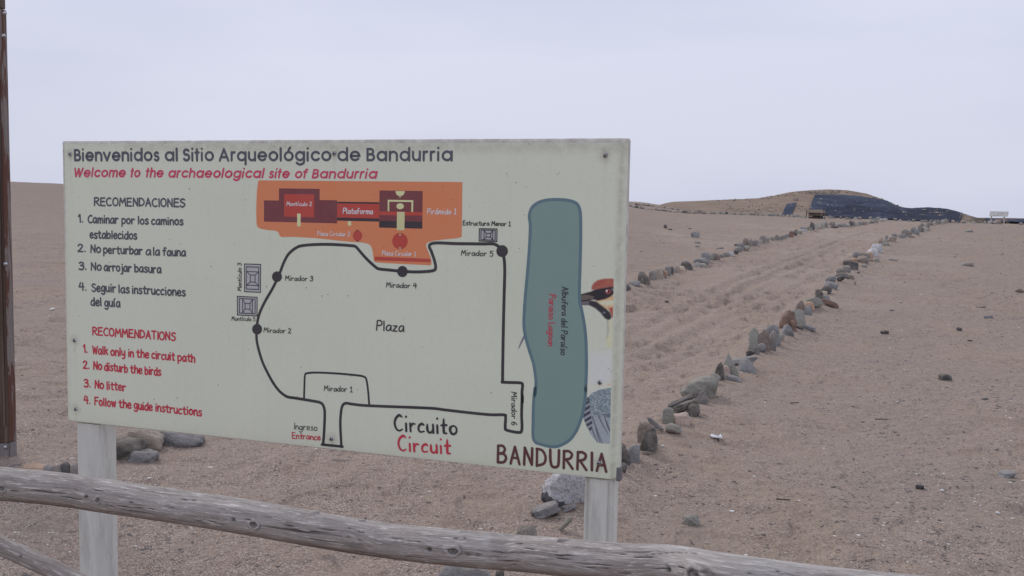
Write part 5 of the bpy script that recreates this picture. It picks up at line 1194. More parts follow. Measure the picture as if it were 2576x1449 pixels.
def log_rail(name, pts, radius, nl, na, knots=(), cracks=(), pale=(), seed=1, square=0.0, depth=None):
    """pts: (x, y, half thickness) of the log in the photograph; its distance follows from its thickness"""
    a = np.array(pts, float)
    dep = radius*FPX/a[:, 2] if depth is None else np.array(depth)
    d = ray(a[:, 0], a[:, 1]); P = np.array([0, 0, EYE])+d*dep[:, None]
    P = cat(P, 40)
    Lc = np.concatenate([[0], np.cumsum(np.linalg.norm(np.diff(P, axis=0), axis=1))])
    s = np.linspace(0, Lc[-1], nl); P = np.stack([np.interp(s, Lc, P[:, i]) for i in range(3)], -1)
    T = np.gradient(P, axis=0); T /= np.linalg.norm(T, axis=1)[:, None]
    upv = np.array([0, 0, 1.0]); S1 = np.cross(T, upv); S1 /= np.linalg.norm(S1, axis=1)[:, None]; S2 = np.cross(S1, T)
    th = np.linspace(0, 2*math.pi, na, endpoint=False)
    TH, SS = np.meshgrid(th, s)
    # fronts face the camera: angle 0 = towards the viewer
    R = radius*(1+0.030*fbm(SS*2.2+seed, TH*0.8, 3, seed)+0.016*fbm(SS*9, np.sin(TH)*2.2, 3, seed+4))
    R = R*(1+0.012*(vnoise(SS*3, TH*6, seed+9)-0.5)-0.010*smooth((vnoise(SS*4, TH*9+np.sin(SS*2), seed+2)-0.66)/0.2))
    crack = np.zeros_like(R); palem = np.zeros_like(R)
    xs = CX+FPX*((P-[0, 0, EYE])@RV)/((P-[0, 0, EYE])@FV); yc = CY-FPX*((P-[0, 0, EYE])@UV)/((P-[0, 0, EYE])@FV)
    hf = radius*FPX/((P-[0, 0, EYE])@FV)
    def loc(px, py):
        i = int(np.argmin(np.abs(xs-px))); q = np.clip((yc[i]-py)/hf[i], -0.97, 0.97); return s[i], math.asin(q)
    dth = lambda t0: (TH-t0+math.pi) % (2*math.pi)-math.pi
    for (px, py, r, kind) in knots:
        s0, t0 = loc(px, py); ds = (SS-s0); dt = dth(t0)*radius; q = np.hypot(ds*0.8, dt)*(1+0.3*fbm(SS*60, TH*4, 2, int(px)))
        if kind == 'k':
            R = R + 0.30*r*np.exp(-((q-r)/(0.35*r))**2) + 0.20*r*np.exp(-(q/(1.8*r))**2) - 0.55*r*np.exp(-(q/(0.55*r))**2)
            crack = np.maximum(crack, 0.75*np.exp(-((q-0.62*r)/(0.16*r))**2)); crack = np.maximum(crack, 0.75*np.exp(-(q/(0.40*r))**2)); crack = np.maximum(crack, 0.45*np.exp(-((q-1.35*r)/(0.16*r))**2)*(ds > 0))
            palem = np.maximum(palem, 0.45*np.exp(-((q-1.0*r)/(0.18*r))**2))
        else:
            R = R-0.8*r*np.exp(-(q/r)**2); crack = np.maximum(crack, 0.95*np.exp(-(q/r)**2))
    for (x0, y0, x1, y1, w) in cracks:
        s0, t0 = loc(x0, y0); s1_, t1 = loc(x1, y1)
        k = (SS-s0)/(s1_-s0); tt = t0+(t1-t0)*k + 0.03*fbm(SS*25, SS*0, 2, 31)
        mid = np.clip(np.sin(np.clip(k, 0, 1)*math.pi), 0, 1)**0.5
        q = np.abs(dth(0)-tt)*radius; g = np.exp(-(q/(w*0.00075*np.maximum(mid, 0.15)))**2)*(k > 0)*(k < 1)*mid
        R = R-0.005*g; crack = np.maximum(crack, g)
    for (px, wpx, op) in pale:
        i = int(np.argmin(np.abs(xs-px))); j = int(np.argmin(np.abs(xs-px-wpx))); hw = abs(s[j]-s[i])
        palem = np.maximum(palem, op*smooth(1.2-np.abs(SS-s[i])/hw)*(0.5+0.8*vnoise(SS*30, TH*3, 3)))
    cth, sth = np.cos(TH), np.sin(TH)
    if square: 
        k = (np.abs(cth)**6+np.abs(sth)**6)**(-1/6); R = R*(1-square+square*k)
    # viewer side direction is -S1xup : pick horizontal normal pointing to the camera
    side = np.where((S1@np.array([0, -1.0, 0]))[:, None] > 0, S1, -S1)
    V = P[:, None, :]+R[..., None]*(cth[..., None]*side[:, None, :]+sth[..., None]*S2[:, None, :])
    V = V.reshape(-1, 3); F = grid_faces(nl, na, True)
    caps = np.array([P[0], P[-1]]); n = len(V)
    o0 = P[0].copy(); V = V-o0; me = mesh_np(name, np.vstack([V, caps-o0]), F, WOOD)
    uv = me.uv_layers.new(name='UVMap')
    co = np.stack([SS.ravel(), (TH*radius).ravel()], -1)
    fi = F.reshape(-1); uvs = co[fi].reshape(-1, 4, 2)
    wrapc = (F[:, 1] % na == 0); uvs[wrapc, 1, 1] = 2*math.pi*radius; uvs[wrapc, 2, 1] = 2*math.pi*radius
    uv.data.foreach_set('uv', uvs.astype(np.float32).ravel())
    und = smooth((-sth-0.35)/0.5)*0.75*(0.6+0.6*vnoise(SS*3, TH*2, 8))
    ex = lambda q: np.append(np.clip(q, 0, 1).ravel(), [0, 0])
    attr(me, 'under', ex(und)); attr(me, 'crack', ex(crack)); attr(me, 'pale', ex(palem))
    bmx = bmesh.new(); bmx.from_mesh(me); bmx.verts.ensure_lookup_table()
    for k in range(na):
        k2 = (k+1) % na
        bmx.faces.new((bmx.verts[n], bmx.verts[k2], bmx.verts[k])); bmx.faces.new((bmx.verts[n+1], bmx.verts[(nl-1)*na+k], bmx.verts[(nl-1)*na+k2]))
    bmesh.ops.recalc_face_normals(bmx, faces=bmx.faces); bmx.to_mesh(me); bmx.free()
    me.polygons.foreach_set('use_smooth', np.full(len(me.polygons), True))
    return me, o0, P

fence = empty('log_fence', (-1.9, 2.9, 0.0))
tag(fence, 'rustic fence of weathered grey logs across the foreground in front of the sign', 'fence')
MAIN = [(-420, 1172, 40.5), (-200, 1196, 41), (0, 1216, 41), (151, 1230.5, 41), (251, 1245.5, 41), (440, 1273, 42), (629, 1302, 43.5), (792, 1331, 44), (956, 1357, 43.5), (1120, 1375.5, 45), (1283, 1389.5, 45), (1384, 1398, 46.5), (1555, 1415, 48), (1686, 1421, 49.5),
        (1824, 1446, 53), (1987, 1468, 53), (2151, 1487, 54), (2400, 1512, 55), (2760, 1545, 56), (3300, 1590, 57)]
KN = [(28, 1217, .0085, 'k'), (273, 1246.5, .0085, 'k'), (240, 1237, .005, 'h'), (661, 1305, .0115, 'k'), (612, 1294, .006, 'h'), (1144, 1371, .0115, 'k'), (1100, 1367.5, .006, 'h'), (1787, 1436, .019, 'k'), (1722, 1425, .008, 'h'), (2140, 1449, .008, 'k')]
CK = [(85, 1219, 185, 1232, 2.6), (165, 1237, 235, 1248, 1.8), (-40, 1236, 60, 1240, 1.4), (285, 1258, 450, 1272, 1.4), (671, 1308, 860, 1336, 2.8), (420, 1290, 590, 1318, 1.2), (1180, 1366, 1390, 1386, 1.8), (1640, 1386, 1790, 1392, 1.6), (1390, 1379, 1500, 1387, 1.2), (880, 1372, 1010, 1392, 1.2),
      (500, 1297, 600, 1310, 1.2), (1850, 1455, 2060, 1465, 1.6), (1450, 1400, 1560, 1408, 1.4), (1240, 1392, 1360, 1402, 1.2), (1000, 1340, 1090, 1352, 1.2), (1900, 1420, 2060, 1440, 1.6), (1560, 1378, 1700, 1381, 1.8)]
_r = np.random.default_rng(17)
for _ in range(55):
    xx = _r.uniform(-60, 2300); a_ = np.array(MAIN); yy = np.interp(xx, a_[:, 0], a_[:, 1])+_r.uniform(-.8, .75)*np.interp(xx, a_[:, 0], a_[:, 2]); ll = _r.uniform(25, 120)
    CK.append((xx, yy, xx+ll, yy+np.interp(xx+ll, a_[:, 0], a_[:, 1])-np.interp(xx, a_[:, 0], a_[:, 1])+_r.uniform(-3, 3), _r.uniform(.6, 1.3)))
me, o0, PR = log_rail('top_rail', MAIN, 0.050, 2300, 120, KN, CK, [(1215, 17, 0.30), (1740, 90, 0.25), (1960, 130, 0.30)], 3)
o = link('top_rail', me, fence); o.location = Vector(o0)-fence.location
def stub(px, py, r, ln, ang_, nm='broken_twig'):
    i = int(np.argmin(np.abs(CX+FPX*((PR-[0, 0, EYE])@RV)/((PR-[0, 0, EYE])@FV)-px)))
    mm = rock_mesh(nm, int(px), 0.8, 2, WOOD, (ln, r, r*0.8))
    q = link(nm, mm, fence); q.location = Vector(PR[i])+Vector((0, -0.004, 0.0485*py))-fence.location; q.rotation_euler = (0, ang_, 0.2)
stub(788, 1, .018, .05, -0.2); stub(1421, 1, .018, .05, 0.15); stub(907, 1, .012, .03, 0.1); stub(1165, 1, .012, .028, 0.1); stub(1460, -1, .02, .07, 0.1)
LOW = [(-420, 1210, 29.5), (-200, 1284, 22.5), (0, 1371, 22), (105, 1419, 21.5), (210, 1470, 21.5), (420, 1570, 21.5), (700, 1700, 22)]
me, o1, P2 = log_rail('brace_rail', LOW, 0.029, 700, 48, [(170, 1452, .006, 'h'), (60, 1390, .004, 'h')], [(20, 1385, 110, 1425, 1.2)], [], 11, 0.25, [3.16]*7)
o = link('brace_rail', me, fence); o.location = Vector(o1)-fence.location
for px in (-330, 3150):          # the rail's own posts, just outside the picture
    i = int(np.argmin(np.abs(CX+FPX*((PR-[0, 0, EYE])@RV)/((PR-[0, 0, EYE])@FV)-px)))
    v, f = [], []
    for k, z in enumerate(np.linspace(-0.3, PR[i][2]+0.12, 24)):
        for j in range(20):
            a_ = 2*math.pi*j/20; r_ = 0.062*(1+0.06*math.sin(3*a_+k*.4)); v.append((PR[i][0]+r_*math.cos(a_)-fence.location[0], PR[i][1]+0.115+r_*math.sin(a_)-fence.location[1], z))
    fcs = grid_faces(24, 20, True).tolist(); me = bpy.data.meshes.new('fence_post'); me.from_pydata(v, [], fcs+[list(range(19, -1, -1)), list(range(460, 480))]); me.materials.append(WOOD)
    uvl = me.uv_layers.new(name='UVMap')
    link('fence_post', me, fence)

# ------------------------------------------------------------------ brown timber post at the left edge
PD = 5.86
pb = EYE
def wx(px, py, d): 
    r = ray(px, py); k = d/r[1]; return r[0]*k, EYE+r[2]*k
(pq_,), _ = hit([20.5], [1158.0], ground_g); px_r, PD = float(pq_[0]), float(pq_[1]); zb = float(pq_[2])
bp = empty('timber_post', (px_r-0.10, PD+0.06, zb))
tag(bp, 'tall varnished brown timber post with peeling edge at the left border of the view', 'post')
m = NT('brown_timber', 0.55, 0.35)
st1 = m.noise(m.coord((28, 28, 0.9)), 1.0, 5, 0.7, 0.5); st2 = m.noise(m.coord((9, 9, 0.35)), 1.0, 4, 0.6)
c = m.ramp(st1, [(0.3, (0.045, 0.029, 0.021)), (0.5, (0.090, 0.058, 0.041)), (0.68, (0.165, 0.118, 0.085))])
c = m.mix(m.ramp(st2, [(0.50, 0.0), (0.62, 0.85)]), c, (0.175, 0.145, 0.125))
m.bump(st1, 0.5, 0.006); BROWN = m.color(c)
m = NT('peeling_timber', 0.7, 0.3)
st1 = m.noise(m.coord((40, 40, 2.5)), 1.0, 5, 0.75, 0.6); st2 = m.noise(m.coord((14, 14, 1.6)), 1.0, 5, 0.7, 1.0)
c = m.ramp(st1, [(0.3, (0.16, 0.13, 0.115)), (0.6, (0.27, 0.235, 0.215))])
c = m.mix(m.ramp(st2, [(0.47, 0.0), (0.52, 0.9)]), c, (0.115, 0.042, 0.024))
m.bump(st2, 0.6, 0.006); PEEL = m.color(c)
m = NT('bare_timber', 0.9, 0.1)
c = m.ramp(m.noise(m.coord((30, 30, 1.5)), 1.0, 5, 0.7), [(0.3, (0.17, 0.155, 0.15)), (0.65, (0.30, 0.275, 0.265))]); BARE = m.color(c)
k = PD/FPX
bm = bmesh.new(); box(bm, -0.16, 0.078, 0.0, 0.050, 0.09, 4.3, 0.006); bm_obj('shaft', bm, BROWN, bp)
bm = bmesh.new(); box(bm, 0.0802, 0.1000, -0.006, 0.048, 0.10, 2.72, 0.005); bm_obj('edge_strip', bm, PEEL, bp)
bm = bmesh.new(); box(bm, 0.0802, 0.0960, -0.002, 0.046, 2.725, 4.3, 0.005); bm_obj('upper_edge_strip', bm, BROWN, bp)
bm = bmesh.new(); box(bm, 0.048, 0.062, -0.008, -0.001, 0.20, 2.7, 0.002); bm_obj('inner_batten', bm, BROWN, bp)
bm = bmesh.new(); box(bm, -0.16, 0.077, 0.002, 0.050, -0.30, 0.088, 0.004); bm_obj('bare_foot', bm, BARE, bp)
bm = bmesh.new(); box(bm, 0.0795, 0.0990, -0.003, 0.048, -0.30, 0.098, 0.004); bm_obj('bare_edge_foot', bm, BARE, bp)
for (nx_, ny_) in ((12, 33), (9, 90), (14, 664), (13, 1125)):
    x_, z_ = wx(nx_, ny_, PD+0.05); q = link('bolt', sm_, bp); q.location = (x_-bp.location[0]-0.0, -0.010, z_-zb); q.scale = (1.5, 1.5, 1.5)

# ------------------------------------------------------------------ nets laid over the mound
m = NT('shade_net', 0.85, 0.08)
o = m.coord()
a = m.noise(m.coord((0.35, 0.35, 1.2)), 1.2, 5, 0.6, 0.8)
c = m.ramp(a, [(0.32, (0.026, 0.032, 0.050)), (0.50, (0.044, 0.054, 0.082)), (0.68, (0.070, 0.084, 0.118))])
c = m.mix(m.attr('overlap'), c, (0.013, 0.017, 0.030))
c = m.mix(m.ramp(m.noise(o, 5.0, 4, 0.7), [(0.60, 0.0), (0.75, 0.25)]), c, (0.14, 0.15, 0.17))
m.bump(m.noise(m.coord((1, 1, 3)), 1.6, 5, 0.65, 0.5), 0.5, 0.12)
NET = m.color(c)
h4 = lambda x, y: ((3100+.38665*x)/1.5901, (700+.38665*y)/1.5901)
def net(name, top, bot, nu, nv, label, lift=0.06, overlap=None, seed=0, parent=None):
    top = np.array([h4(*t) for t in top]); bot = np.array([h4(*t) for t in bot])
    def res(p, n):
        L_ = np.concatenate([[0], np.cumsum(np.hypot(*np.diff(p, axis=0).T))]); t = np.linspace(0, L_[-1], n)
        return np.stack([np.interp(t, L_, p[:, 0]), np.interp(t, L_, p[:, 1])], -1)
    a_, b_ = res(top, nu), res(bot, nu)
    tv = np.linspace(0, 1, nv)[:, None, None]
    G_ = a_[None]*(1-tv)+b_[None]*tv
    jit = fbm(np.linspace(0, 30, nu)+seed, np.zeros(nu), 3, seed)
    G_[0, :, 1] += jit*1.2
    pts, ok = hit(G_[..., 0].ravel(), G_[..., 1].ravel(), all_g, 50.0, 140.0)
    X_ = pts[:, 0].reshape(nv, nu); Y_ = pts[:, 1].reshape(nv, nu); Z_ = pts[:, 2].reshape(nv, nu)
    w = 0.14*fbm(X_*0.45+seed, Z_*1.6, 4, 71+seed)+0.05*fbm(X_*1.6, Z_*4.0, 3, 77+seed)
    fold = np.sin(np.clip(np.linspace(0, 1, nv)[:, None]*1.02, 0, 1)*math.pi)
    Z_ = Z_+lift+w*(0.3+fold); Y_ = Y_-lift*1.2-w*0.8*fold
    V_ = np.stack([X_, Y_, Z_], -1).reshape(-1, 3); c0 = V_.mean(0)
    Vb = V_-c0; n = len(Vb)
    Vb2 = Vb+[0, 0.02, -0.02]
    Fq = grid_faces(nv, nu)
    rimi = np.concatenate([np.arange(nu), np.arange(1, nv)*nu+nu-1, (nv-1)*nu+np.arange(nu-2, -1, -1), np.arange(nv-2, 0, -1)*nu])
    sd = [[rimi[i], rimi[(i+1) % len(rimi)], n+rimi[(i+1) % len(rimi)], n+rimi[i]] for i in range(len(rimi))]
    me = mesh_np(name, np.vstack([Vb, Vb2]), np.vstack([Fq[:, ::-1], Fq+n, sd]), NET)
    ov = np.zeros((nv, nu))
    if overlap is not None: ov = overlap(G_[..., 0], G_[..., 1], nv, nu)
    attr(me, 'overlap', np.tile(np.clip(ov, 0, 1).ravel(), 2))
    q = link(name, me, parent); q.location = c0
    if parent is None: tag(q, label, 'net')
    return q
def ovl(x, y, nv, nu):       # the doubled, darker lower lengths of net
    lim = np.interp(x, [2030, 2072, 2090, 2118, 2135, 2160, 2200, 2230, 2260, 2300, 2340, 2380, 2430], [560, 528, 522, 523, 518, 519, 524, 532, 530, 527, 524, 526, 545])
    lim = lim+1.5*fbm(x*0.15, x*0, 3, 3)
    d = smooth((y-lim)/1.5)*0.75
    light = smooth((y-np.interp(x, [2080, 2120, 2160, 2190, 2225, 2235], [545, 541, 534, 536, 538, 560]))/2)*(x < 2215)
    return np.clip(d-0.7*light*d, 0, 1)*np.clip(0.75+0.5*fbm(x*0.08, y*0.3, 3, 4), 0, 1)
net('shade_net', [(410, 205), (650, 210), (850, 222), (1000, 243), (1150, 270), (1250, 322), (1330, 342), (1400, 350), (1500, 344), (1600, 340), (1750, 352), (1860, 376), (1942, 398)],
    [(352, 360), (440, 376), (505, 408), (560, 432), (700, 442), (900, 453), (1100, 462), (1300, 470), (1500, 476), (1760, 484), (1912, 488)], 300, 70, 'long dark blue shade net spread over the mound behind the path', overlap=ovl, seed=2)
net('shade_net', [(120, 302), (160, 299), (220, 287)], [(68, 417), (110, 419), (168, 419)], 40, 40, 'small slanting strip of blue shade net left of the reed lean-to', seed=5)
net('shade_net', [(2160, 460), (2185, 455), (2215, 464), (2260, 478)], [(2190, 487), (2215, 491), (2240, 492), (2275, 492)], 40, 16, 'small crumpled blue net left of the distant white sign', lift=0.12, seed=8)
net('shade_net', [(2392, 476), (2430, 480), (2480, 476), (2530, 471), (2640, 466)], [(2395, 497), (2440, 500), (2490, 503), (2540, 503), (2640, 503)], 90, 20, 'crumpled blue net at the right frame edge beyond the distant white sign', lift=0.14, seed=9)
net('shade_net', [(2262, 474), (2300, 484), (2340, 482), (2385, 488)], [(2262, 493), (2300, 496), (2340, 496), (2388, 497)], 50, 12, 'dark flattened net behind the posts of the distant white sign', lift=0.08, seed=12)

# stones holding the nets, rubble on the mound (too many and small to pick apart)
def scatter(name, P, sizes, mats_idx, mats, lv=1, flat=0.7, kind='stuff', label=None, seed=5):
    r = np.random.default_rng(seed); v0, f0 = ICO[lv]; n = len(P)
    prot = []
    for j in range(6):
        q = v0*(1+0.25*r.normal(size=(len(v0), 1)).clip(-1, 1)); prot.append(q)
    VV = np.empty((n, len(v0), 3), np.float32); 
    for i in range(n):
        a_ = r.uniform(0, 6.28); sc3 = sizes[i]*np.array([r.uniform(.7, 1.3), r.uniform(.7, 1.3), flat*r.uniform(.6, 1.2)])
        q = prot[i % 6]*sc3; c_, s_ = math.cos(a_), math.sin(a_)
        VV[i, :, 0] = q[:, 0]*c_-q[:, 1]*s_+P[i, 0]; VV[i, :, 1] = q[:, 0]*s_+q[:, 1]*c_+P[i, 1]; VV[i, :, 2] = q[:, 2]+P[i, 2]
    FF = (f0[None]+(np.arange(n)*len(v0))[:, None, None]).reshape(-1, 3)
    me = mesh_np(name, VV.reshape(-1, 3), FF, None, False)
    for mt in mats: me.materials.append(mt)
    me.polygons.foreach_set('material_index', np.repeat(np.asarray(mats_idx, np.int32), len(f0)))
    q = link(name, me); tag(q, label, kind=kind); return q
def px_points(pxs, fn=all_g, y0=3.0, y1=140.0):
    a_ = np.array(pxs, float); p, ok = hit(a_[:, 0], a_[:, 1], fn, y0, y1); return p[ok], ok
pts = []
for (x, y, n, sx, sy) in ((1325, 397, 14, 20, 2), (1650, 403, 18, 38, 4), (1700, 430, 8, 30, 3), (1510, 372, 8, 35, 2), (1300, 420, 6, 60, 5), (620, 384, 2, 4, 1), (820, 380, 2, 4, 1), (915, 396, 2, 6, 1), (560, 306, 6, 60, 12), (1150, 350, 10, 250, 40), (1790, 380, 3, 8, 2), (1920, 450, 12, 8, 28), (700, 300, 10, 200, 30), (365, 330, 9, 6, 45), (1500, 340, 16, 200, 8), (1100, 262, 14, 160, 18), (1780, 362, 9, 90, 10)):
    for k_ in range(n): pts.append(h4(x+rng.normal()*sx, y+rng.normal()*sy))
P_, _ = px_points(pts); P_ = P_[P_[:, 1] < 88]; P_ = P_+[0, -0.10, 0.12]
scatter('net_weights', P_, rng.uniform(.03, .075, len(P_)), rng.integers(0, 3, len(P_)), [SM['yellow'], SM['tan'], SM['grey']], 1, .7, label='small stones weighing down the nets')
pts = []
for k_ in range(150): pts.append(h4(rng.uniform(340, 665), 183+rng.normal()*7))
for k_ in range(40): pts.append(h4(218+rng.normal()*15, 253+rng.normal()*6))
for k_ in range(260): 
    xx = rng.uniform(-600, 1300); pts.append(h4(xx, np.interp(xx, [-650, -100, 0, 340, 700, 950, 1100, 1300], [260, 225, 200, 165, 158, 195, 232, 320])+abs(rng.normal())*16-2))
for k_ in range(110): pts.append(h4(rng.uniform(1300, 1960), np.interp(0, [0], [0])+0+np.interp(rng.uniform(1300, 1960), [1300, 1960], [340, 345])))
for k_ in range(160): pts.append(h4(rng.uniform(-500, 350), rng.uniform(300, 415)))
for k_ in range(110): pts.append(h4(rng.uniform(1960, 2190), rng.uniform(405, 495)))
P_, _ = px_points(pts)
scatter('mound_rubble', P_, rng.uniform(.025, .075, len(P_))*np.where(rng.uniform(size=len(P_)) < .1, 1.7, 1), rng.integers(0, 4, len(P_)), [SM['grey'], SM['brown'], SM['speck'], SM['dark']], 1, .7, label='rubble strewn over the mound')

# ------------------------------------------------------------------ reed lean-to
(q0,), _ = hit([2050], [549.5], all_g, 50, 140)
sh = empty('reed_lean_to', (float(q0[0]), float(q0[1]), float(q0[2])), 0.0)
tag(sh, 'small low lean-to of reed mats and poles at the foot of the mound', 'shelter')
m = NT('reed_mat', 0.9, 0.1)
c = m.ramp(m.noise(m.coord((60, 2, 2)), 1.0, 4, 0.6), [(0.3, (0.14, 0.105, 0.08)), (0.65, (0.23, 0.185, 0.15))]); REED = m.color(c)
m = NT('pole_wood', 0.9, 0.1); POLE = m.color(m.ramp(m.noise(m.coord((6, 6, 40)), 1.0, 3), [(0.3, (0.28, 0.24, 0.20)), (0.7, (0.40, 0.36, 0.31))]))
m = NT('dark_pole', 0.9, 0.1); DPOLE = m.color((0.09, 0.075, 0.06))
kk = float(q0[1])/FPX
def tube(name, a, b, r, mat, parent, n=8):
    a, b = Vector(a), Vector(b); d = (b-a); L_ = d.length; bm = bmesh.new()
    bmesh.ops.create_cone(bm, cap_ends=True, segments=n, radius1=r, radius2=r*0.85, depth=L_)
    me = bpy.data.meshes.new(name); bm.to_mesh(me); bm.free(); me.materials.append(mat)
    o = link(name, me, parent); o.location = (a+b)/2; o.rotation_euler = d.to_track_quat('Z', 'Y').to_euler(); return o
W_ = 41*kk
def S2_(u, v): return ((u-.5)*W_, v*22*kk)      # u across, v up (1 = roof height)
def mat_panel(name, v0, v1, y0, y1, mat, x0=0.0, x1=1.0):
    bm = bmesh.new(); box(bm, -0.5, 0.5, -0.012, 0.012, -0.5, 0.5)
    me = bpy.data.meshes.new(name); bm.to_mesh(me); bm.free(); me.materials.append(mat)
    o = link(name, me, sh); h_ = (v1-v0)*22*kk; o.scale = ((x1-x0)*W_, 1, math.hypot(h_, y1-y0)); o.location = (((x0+x1)/2-.5)*W_, (y0+y1)/2, (v0+v1)/2*22*kk); o.rotation_euler = (-math.atan2(y1-y0, h_), 0, 0); return o
mat_panel('reed_mat', .63, 1.0, -0.30, 0.25, REED, -0.02, 1.0); mat_panel('reed_mat', .36, .58, -0.34, -0.16, REED, 0.02, 0.98)
mat_panel('low_mat', .03, .20, -0.30, -0.22, REED, 0.02, 0.62)
for u in (0.02, 0.98): tube('pole', (*S2_(u, 0)[:1], -0.33, -0.15), (S2_(u, 0)[0], -0.33, .98*22*kk), 0.022, POLE, sh)
tube('slanted_pole', (S2_(.72, 0)[0], -0.40, .22*22*kk), (S2_(.80, 0)[0], -0.38, .86*22*kk), 0.02, POLE, sh)
for v_ in (.60, .33, .10): tube('cross_pole', (S2_(-.02, 0)[0], -0.36, v_*22*kk), (S2_(1.02, 0)[0], -0.36, (v_-.02)*22*kk), 0.024, DPOLE, sh)
for u in (0.05, 0.95): tube('back_pole', (S2_(u, 0)[0], 0.27, -0.1), (S2_(u, 0)[0], 0.27, 22*kk), 0.022, DPOLE, sh)
mat_panel('net_flap', .0, .34, -0.05, 0.0, NET, 0.35, 0.98)

# ------------------------------------------------------------------ distant white sign
u_, _ = ue(2511.0, 563.0); q0 = np.array([u_*61.0, 61.0, float(ground_g(np.array(u_*61.0), np.array(61.0)))])
py0 = CY-FPX*((q0-[0, 0, EYE])@UV)/((q0-[0, 0, EYE])@FV)
ds = empty('distant_sign', (float(q0[0]), float(q0[1]), float(q0[2])), 0.0)
tag(ds, 'small white sign board on two thin posts far off at the right', 'sign')
kk = float(q0[1])/FPX
m = NT('white_board', 0.6, 0.3); WB = m.color((0.76, 0.77, 0.74))
bm = bmesh.new(); W_, H0, H1 = 46.5*kk, (py0-545.0)*kk, (py0-531.8)*kk
box(bm, -W_/2, W_/2, -0.02, 0.02, H0+0.1*kk, H1); bo = bm_obj('board', bm, WB, ds)
bo.data.vertices.foreach_get('co', a_ := np.empty(len(bo.data.vertices)*3, np.float32)); a_ = a_.reshape(-1, 3); a_[:, 0] += (a_[:, 2] > H0+2*kk)*0.9*kk; bo.data.vertices.foreach_set('co', a_.ravel())
m = NT('grey_post', 0.8, 0.2); GP = m.color((0.40, 0.38, 0.35))
for px in (2494.0, 2526.5): 
    x_ = (px-2511)*kk; bm = bmesh.new(); box(bm, x_-0.034, x_+0.034, 0.022, 0.086, -0.3, H0+6*kk, 0.004); bm_obj('post', bm, GP, ds)
def sliver(x0, z0, x1, z1, w, mat, nm):
    d = Vector((x1-x0, 0, z1-z0)); n_ = Vector((-d.z, 0, d.x)).normalized()*w/2
    me = bpy.data.meshes.new(nm); vs_ = [(x0+n_.x, -.0215, z0+n_.z), (x0-n_.x, -.0215, z0-n_.z), (x1-n_.x, -.0215, z1-n_.z), (x1+n_.x, -.0215, z1+n_.z)]
    me.from_pydata(vs_, [], [(0, 1, 2, 3)]); me.materials.append(mat); link(nm, me, ds)
RM = ink('faded_red_print', (0.50, 0.20, 0.19)); GM = ink('faded_grey_print', (0.28, 0.26, 0.26))
for a_ in ((-3.0, 23.5, -0.5, 22.0, 1.1), (-1, 21.2, .8, 20.8, 1.0), (4.0, 21.6, 7.0, 23.0, 1.5), (7.0, 23.0, 11.5, 22.8, 1.1)): sliver(a_[0]*kk, H0+(a_[1]-15)*kk, a_[2]*kk, H0+(a_[3]-15)*kk, a_[4]*kk, RM, 'red_marking')
sliver(18*kk, H0+8.2*kk, 21*kk, H0+9.2*kk, 1.0*kk, GM, 'grey_marking')
for x0, x1 in ((-15, -8), (-6, 1), (3, 5), (8, 10), (12, 14)): sliver(x0*kk, H0+2.4*kk, x1*kk, H0+2.3*kk, 0.8*kk, GM, 'caption_line')

# ------------------------------------------------------------------ loose grit, shells, scraps
def field(n, x0, x1, y0, y1, seed, nearbias=1.0):
    r = np.random.default_rng(seed); px = r.uniform(x0, x1, n); py = y0+(y1-y0)*r.uniform(size=n)**nearbias
    p, ok = hit(px, py, base_g, 1.5, 70.0); p = p[ok]
    p[:, 2] = ground_g(p[:, 0], p[:, 1]); return p
Pg = np.vstack([field(6500, -60, 1640, 470, 1640, 1, .8), field(7000, 1560, 2640, 560, 1600, 2, 1.1), field(2500, 2100, 2640, 570, 1500, 3, 1.0)])
dist = Pg[:, 1]
cl = vnoise(Pg[:, 0]*0.9, Pg[:, 1]*0.6, 7); pm_ = inside(Pg[:, 0], Pg[:, 1], PATH_POLY)
keep = (rng.uniform(size=len(Pg)) < 0.25+0.9*smooth((cl-0.35)/0.4)) & (~pm_ | (rng.uniform(size=len(Pg)) < .35))
Pg = Pg[keep]; dist = dist[keep]
sz = (0.0016+0.00050*dist)*rng.lognormal(0.0, 0.5, len(Pg)); sz = np.clip(sz, .0015, .045)
scatter('loose_grit', Pg, sz, rng.choice(5, len(Pg), p=[.34, .24, .18, .14, .10]), [SM['dark'], SM['brown'], SM['grey'], SM['black'], SM['tan']], 1, .55, label='dark grit and small pebbles scattered over the sand')
m = NT('shell', 0.6, 0.3); SHELL = m.color((0.62, 0.60, 0.56))
Ps = np.vstack([field(520, -20, 400, 560, 1449, 11, .8), field(420, 1560, 2600, 600, 1449, 12), field(170, 2200, 2600, 1180, 1449, 13), field(150, 300, 1500, 1090, 1449, 14)])
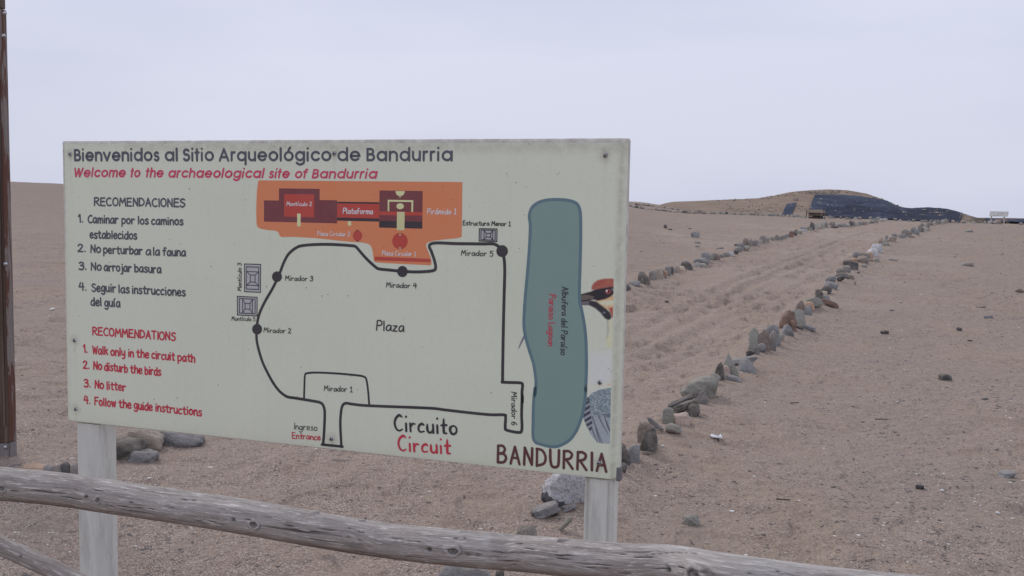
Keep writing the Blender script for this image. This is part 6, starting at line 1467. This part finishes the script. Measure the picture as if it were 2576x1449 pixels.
scatter('shell_bits', Ps, np.clip((0.0012+0.00045*Ps[:, 1])*rng.lognormal(0, .5, len(Ps)), .001, .03), np.zeros(len(Ps), int), [SHELL], 1, .35, label='white shell fragments in the sand', seed=8)
# paper scrap, and pale pebbles by the right edge
(q0,), _ = hit([1807], [1103], ground_g)
v, f = ICO[2]; pp = v*np.array([.030, .018, .014]); pp += 0.010*np.random.default_rng(3).normal(size=pp.shape); pp[:, 2] = np.abs(pp[:, 2])
pp[:, 0] += np.where(pp[:, 0] < -.02, -.02, 0)
m = NT('paper', 0.7, 0.3); PAPER = m.color((0.80, 0.79, 0.80))
q = link('paper_scrap', mesh_np('paper_scrap', pp, f, PAPER, False)); q.location = (float(q0[0]), float(q0[1]), float(q0[2])+.003)
tag(q, 'crumpled white paper scrap on the sand right of the border stones', 'litter')
for (x, y, w, lab) in ((2541, 1192+24, 10, 'small white pebble under the flat light grey stone'), (2370, 1236, 12, 'curved white shell right of the small black stone'), (2509, 1292, 14, 'round white pebble near the right frame edge, upper of two'), (2549, 1306, 9, 'white pebble at the right frame edge below the round one'), (132, 781, 16, 'white scrap on the sand between timber post and board')):
    (q0,), _ = hit([x], [y], ground_g); k_ = q0[1]/FPX
    q = link('white_pebble', rock_mesh('white_pebble', int(x), .3, 2, SHELL, (w*k_, w*k_*.8, w*k_*.55))); q.location = tuple(q0+np.array([0, 0, w*k_*.15])); tag(q, lab, 'pebble')
# dry twigs
for (x0, y0, x1, y1, lab) in ((3107, 1999, 3160, 2003, 'thin dark twig lying on the sand right of the lone green stone'), (2875, 1768, 2868, 1752, 'short twig below the paper scrap'), (3160, 1614, 3195, 1612, 'dark twig on the sand below the open right sand patch'), (3500, 1678, 3550, 1680, 'thin twig in the shallow scoop at the right')):
    (qa, qb), _ = hit(np.array([x0, x1])/1.5901, np.array([y0, y1])/1.5901, ground_g)
    a_, b_ = Vector(qa)+Vector((0, 0, .004)), Vector(qb)+Vector((0, 0, .006))
    o = tube('twig', (0, 0, 0), tuple(b_-a_), .0035, DPOLE, None); o.location += a_; tag(o, lab, 'twig')
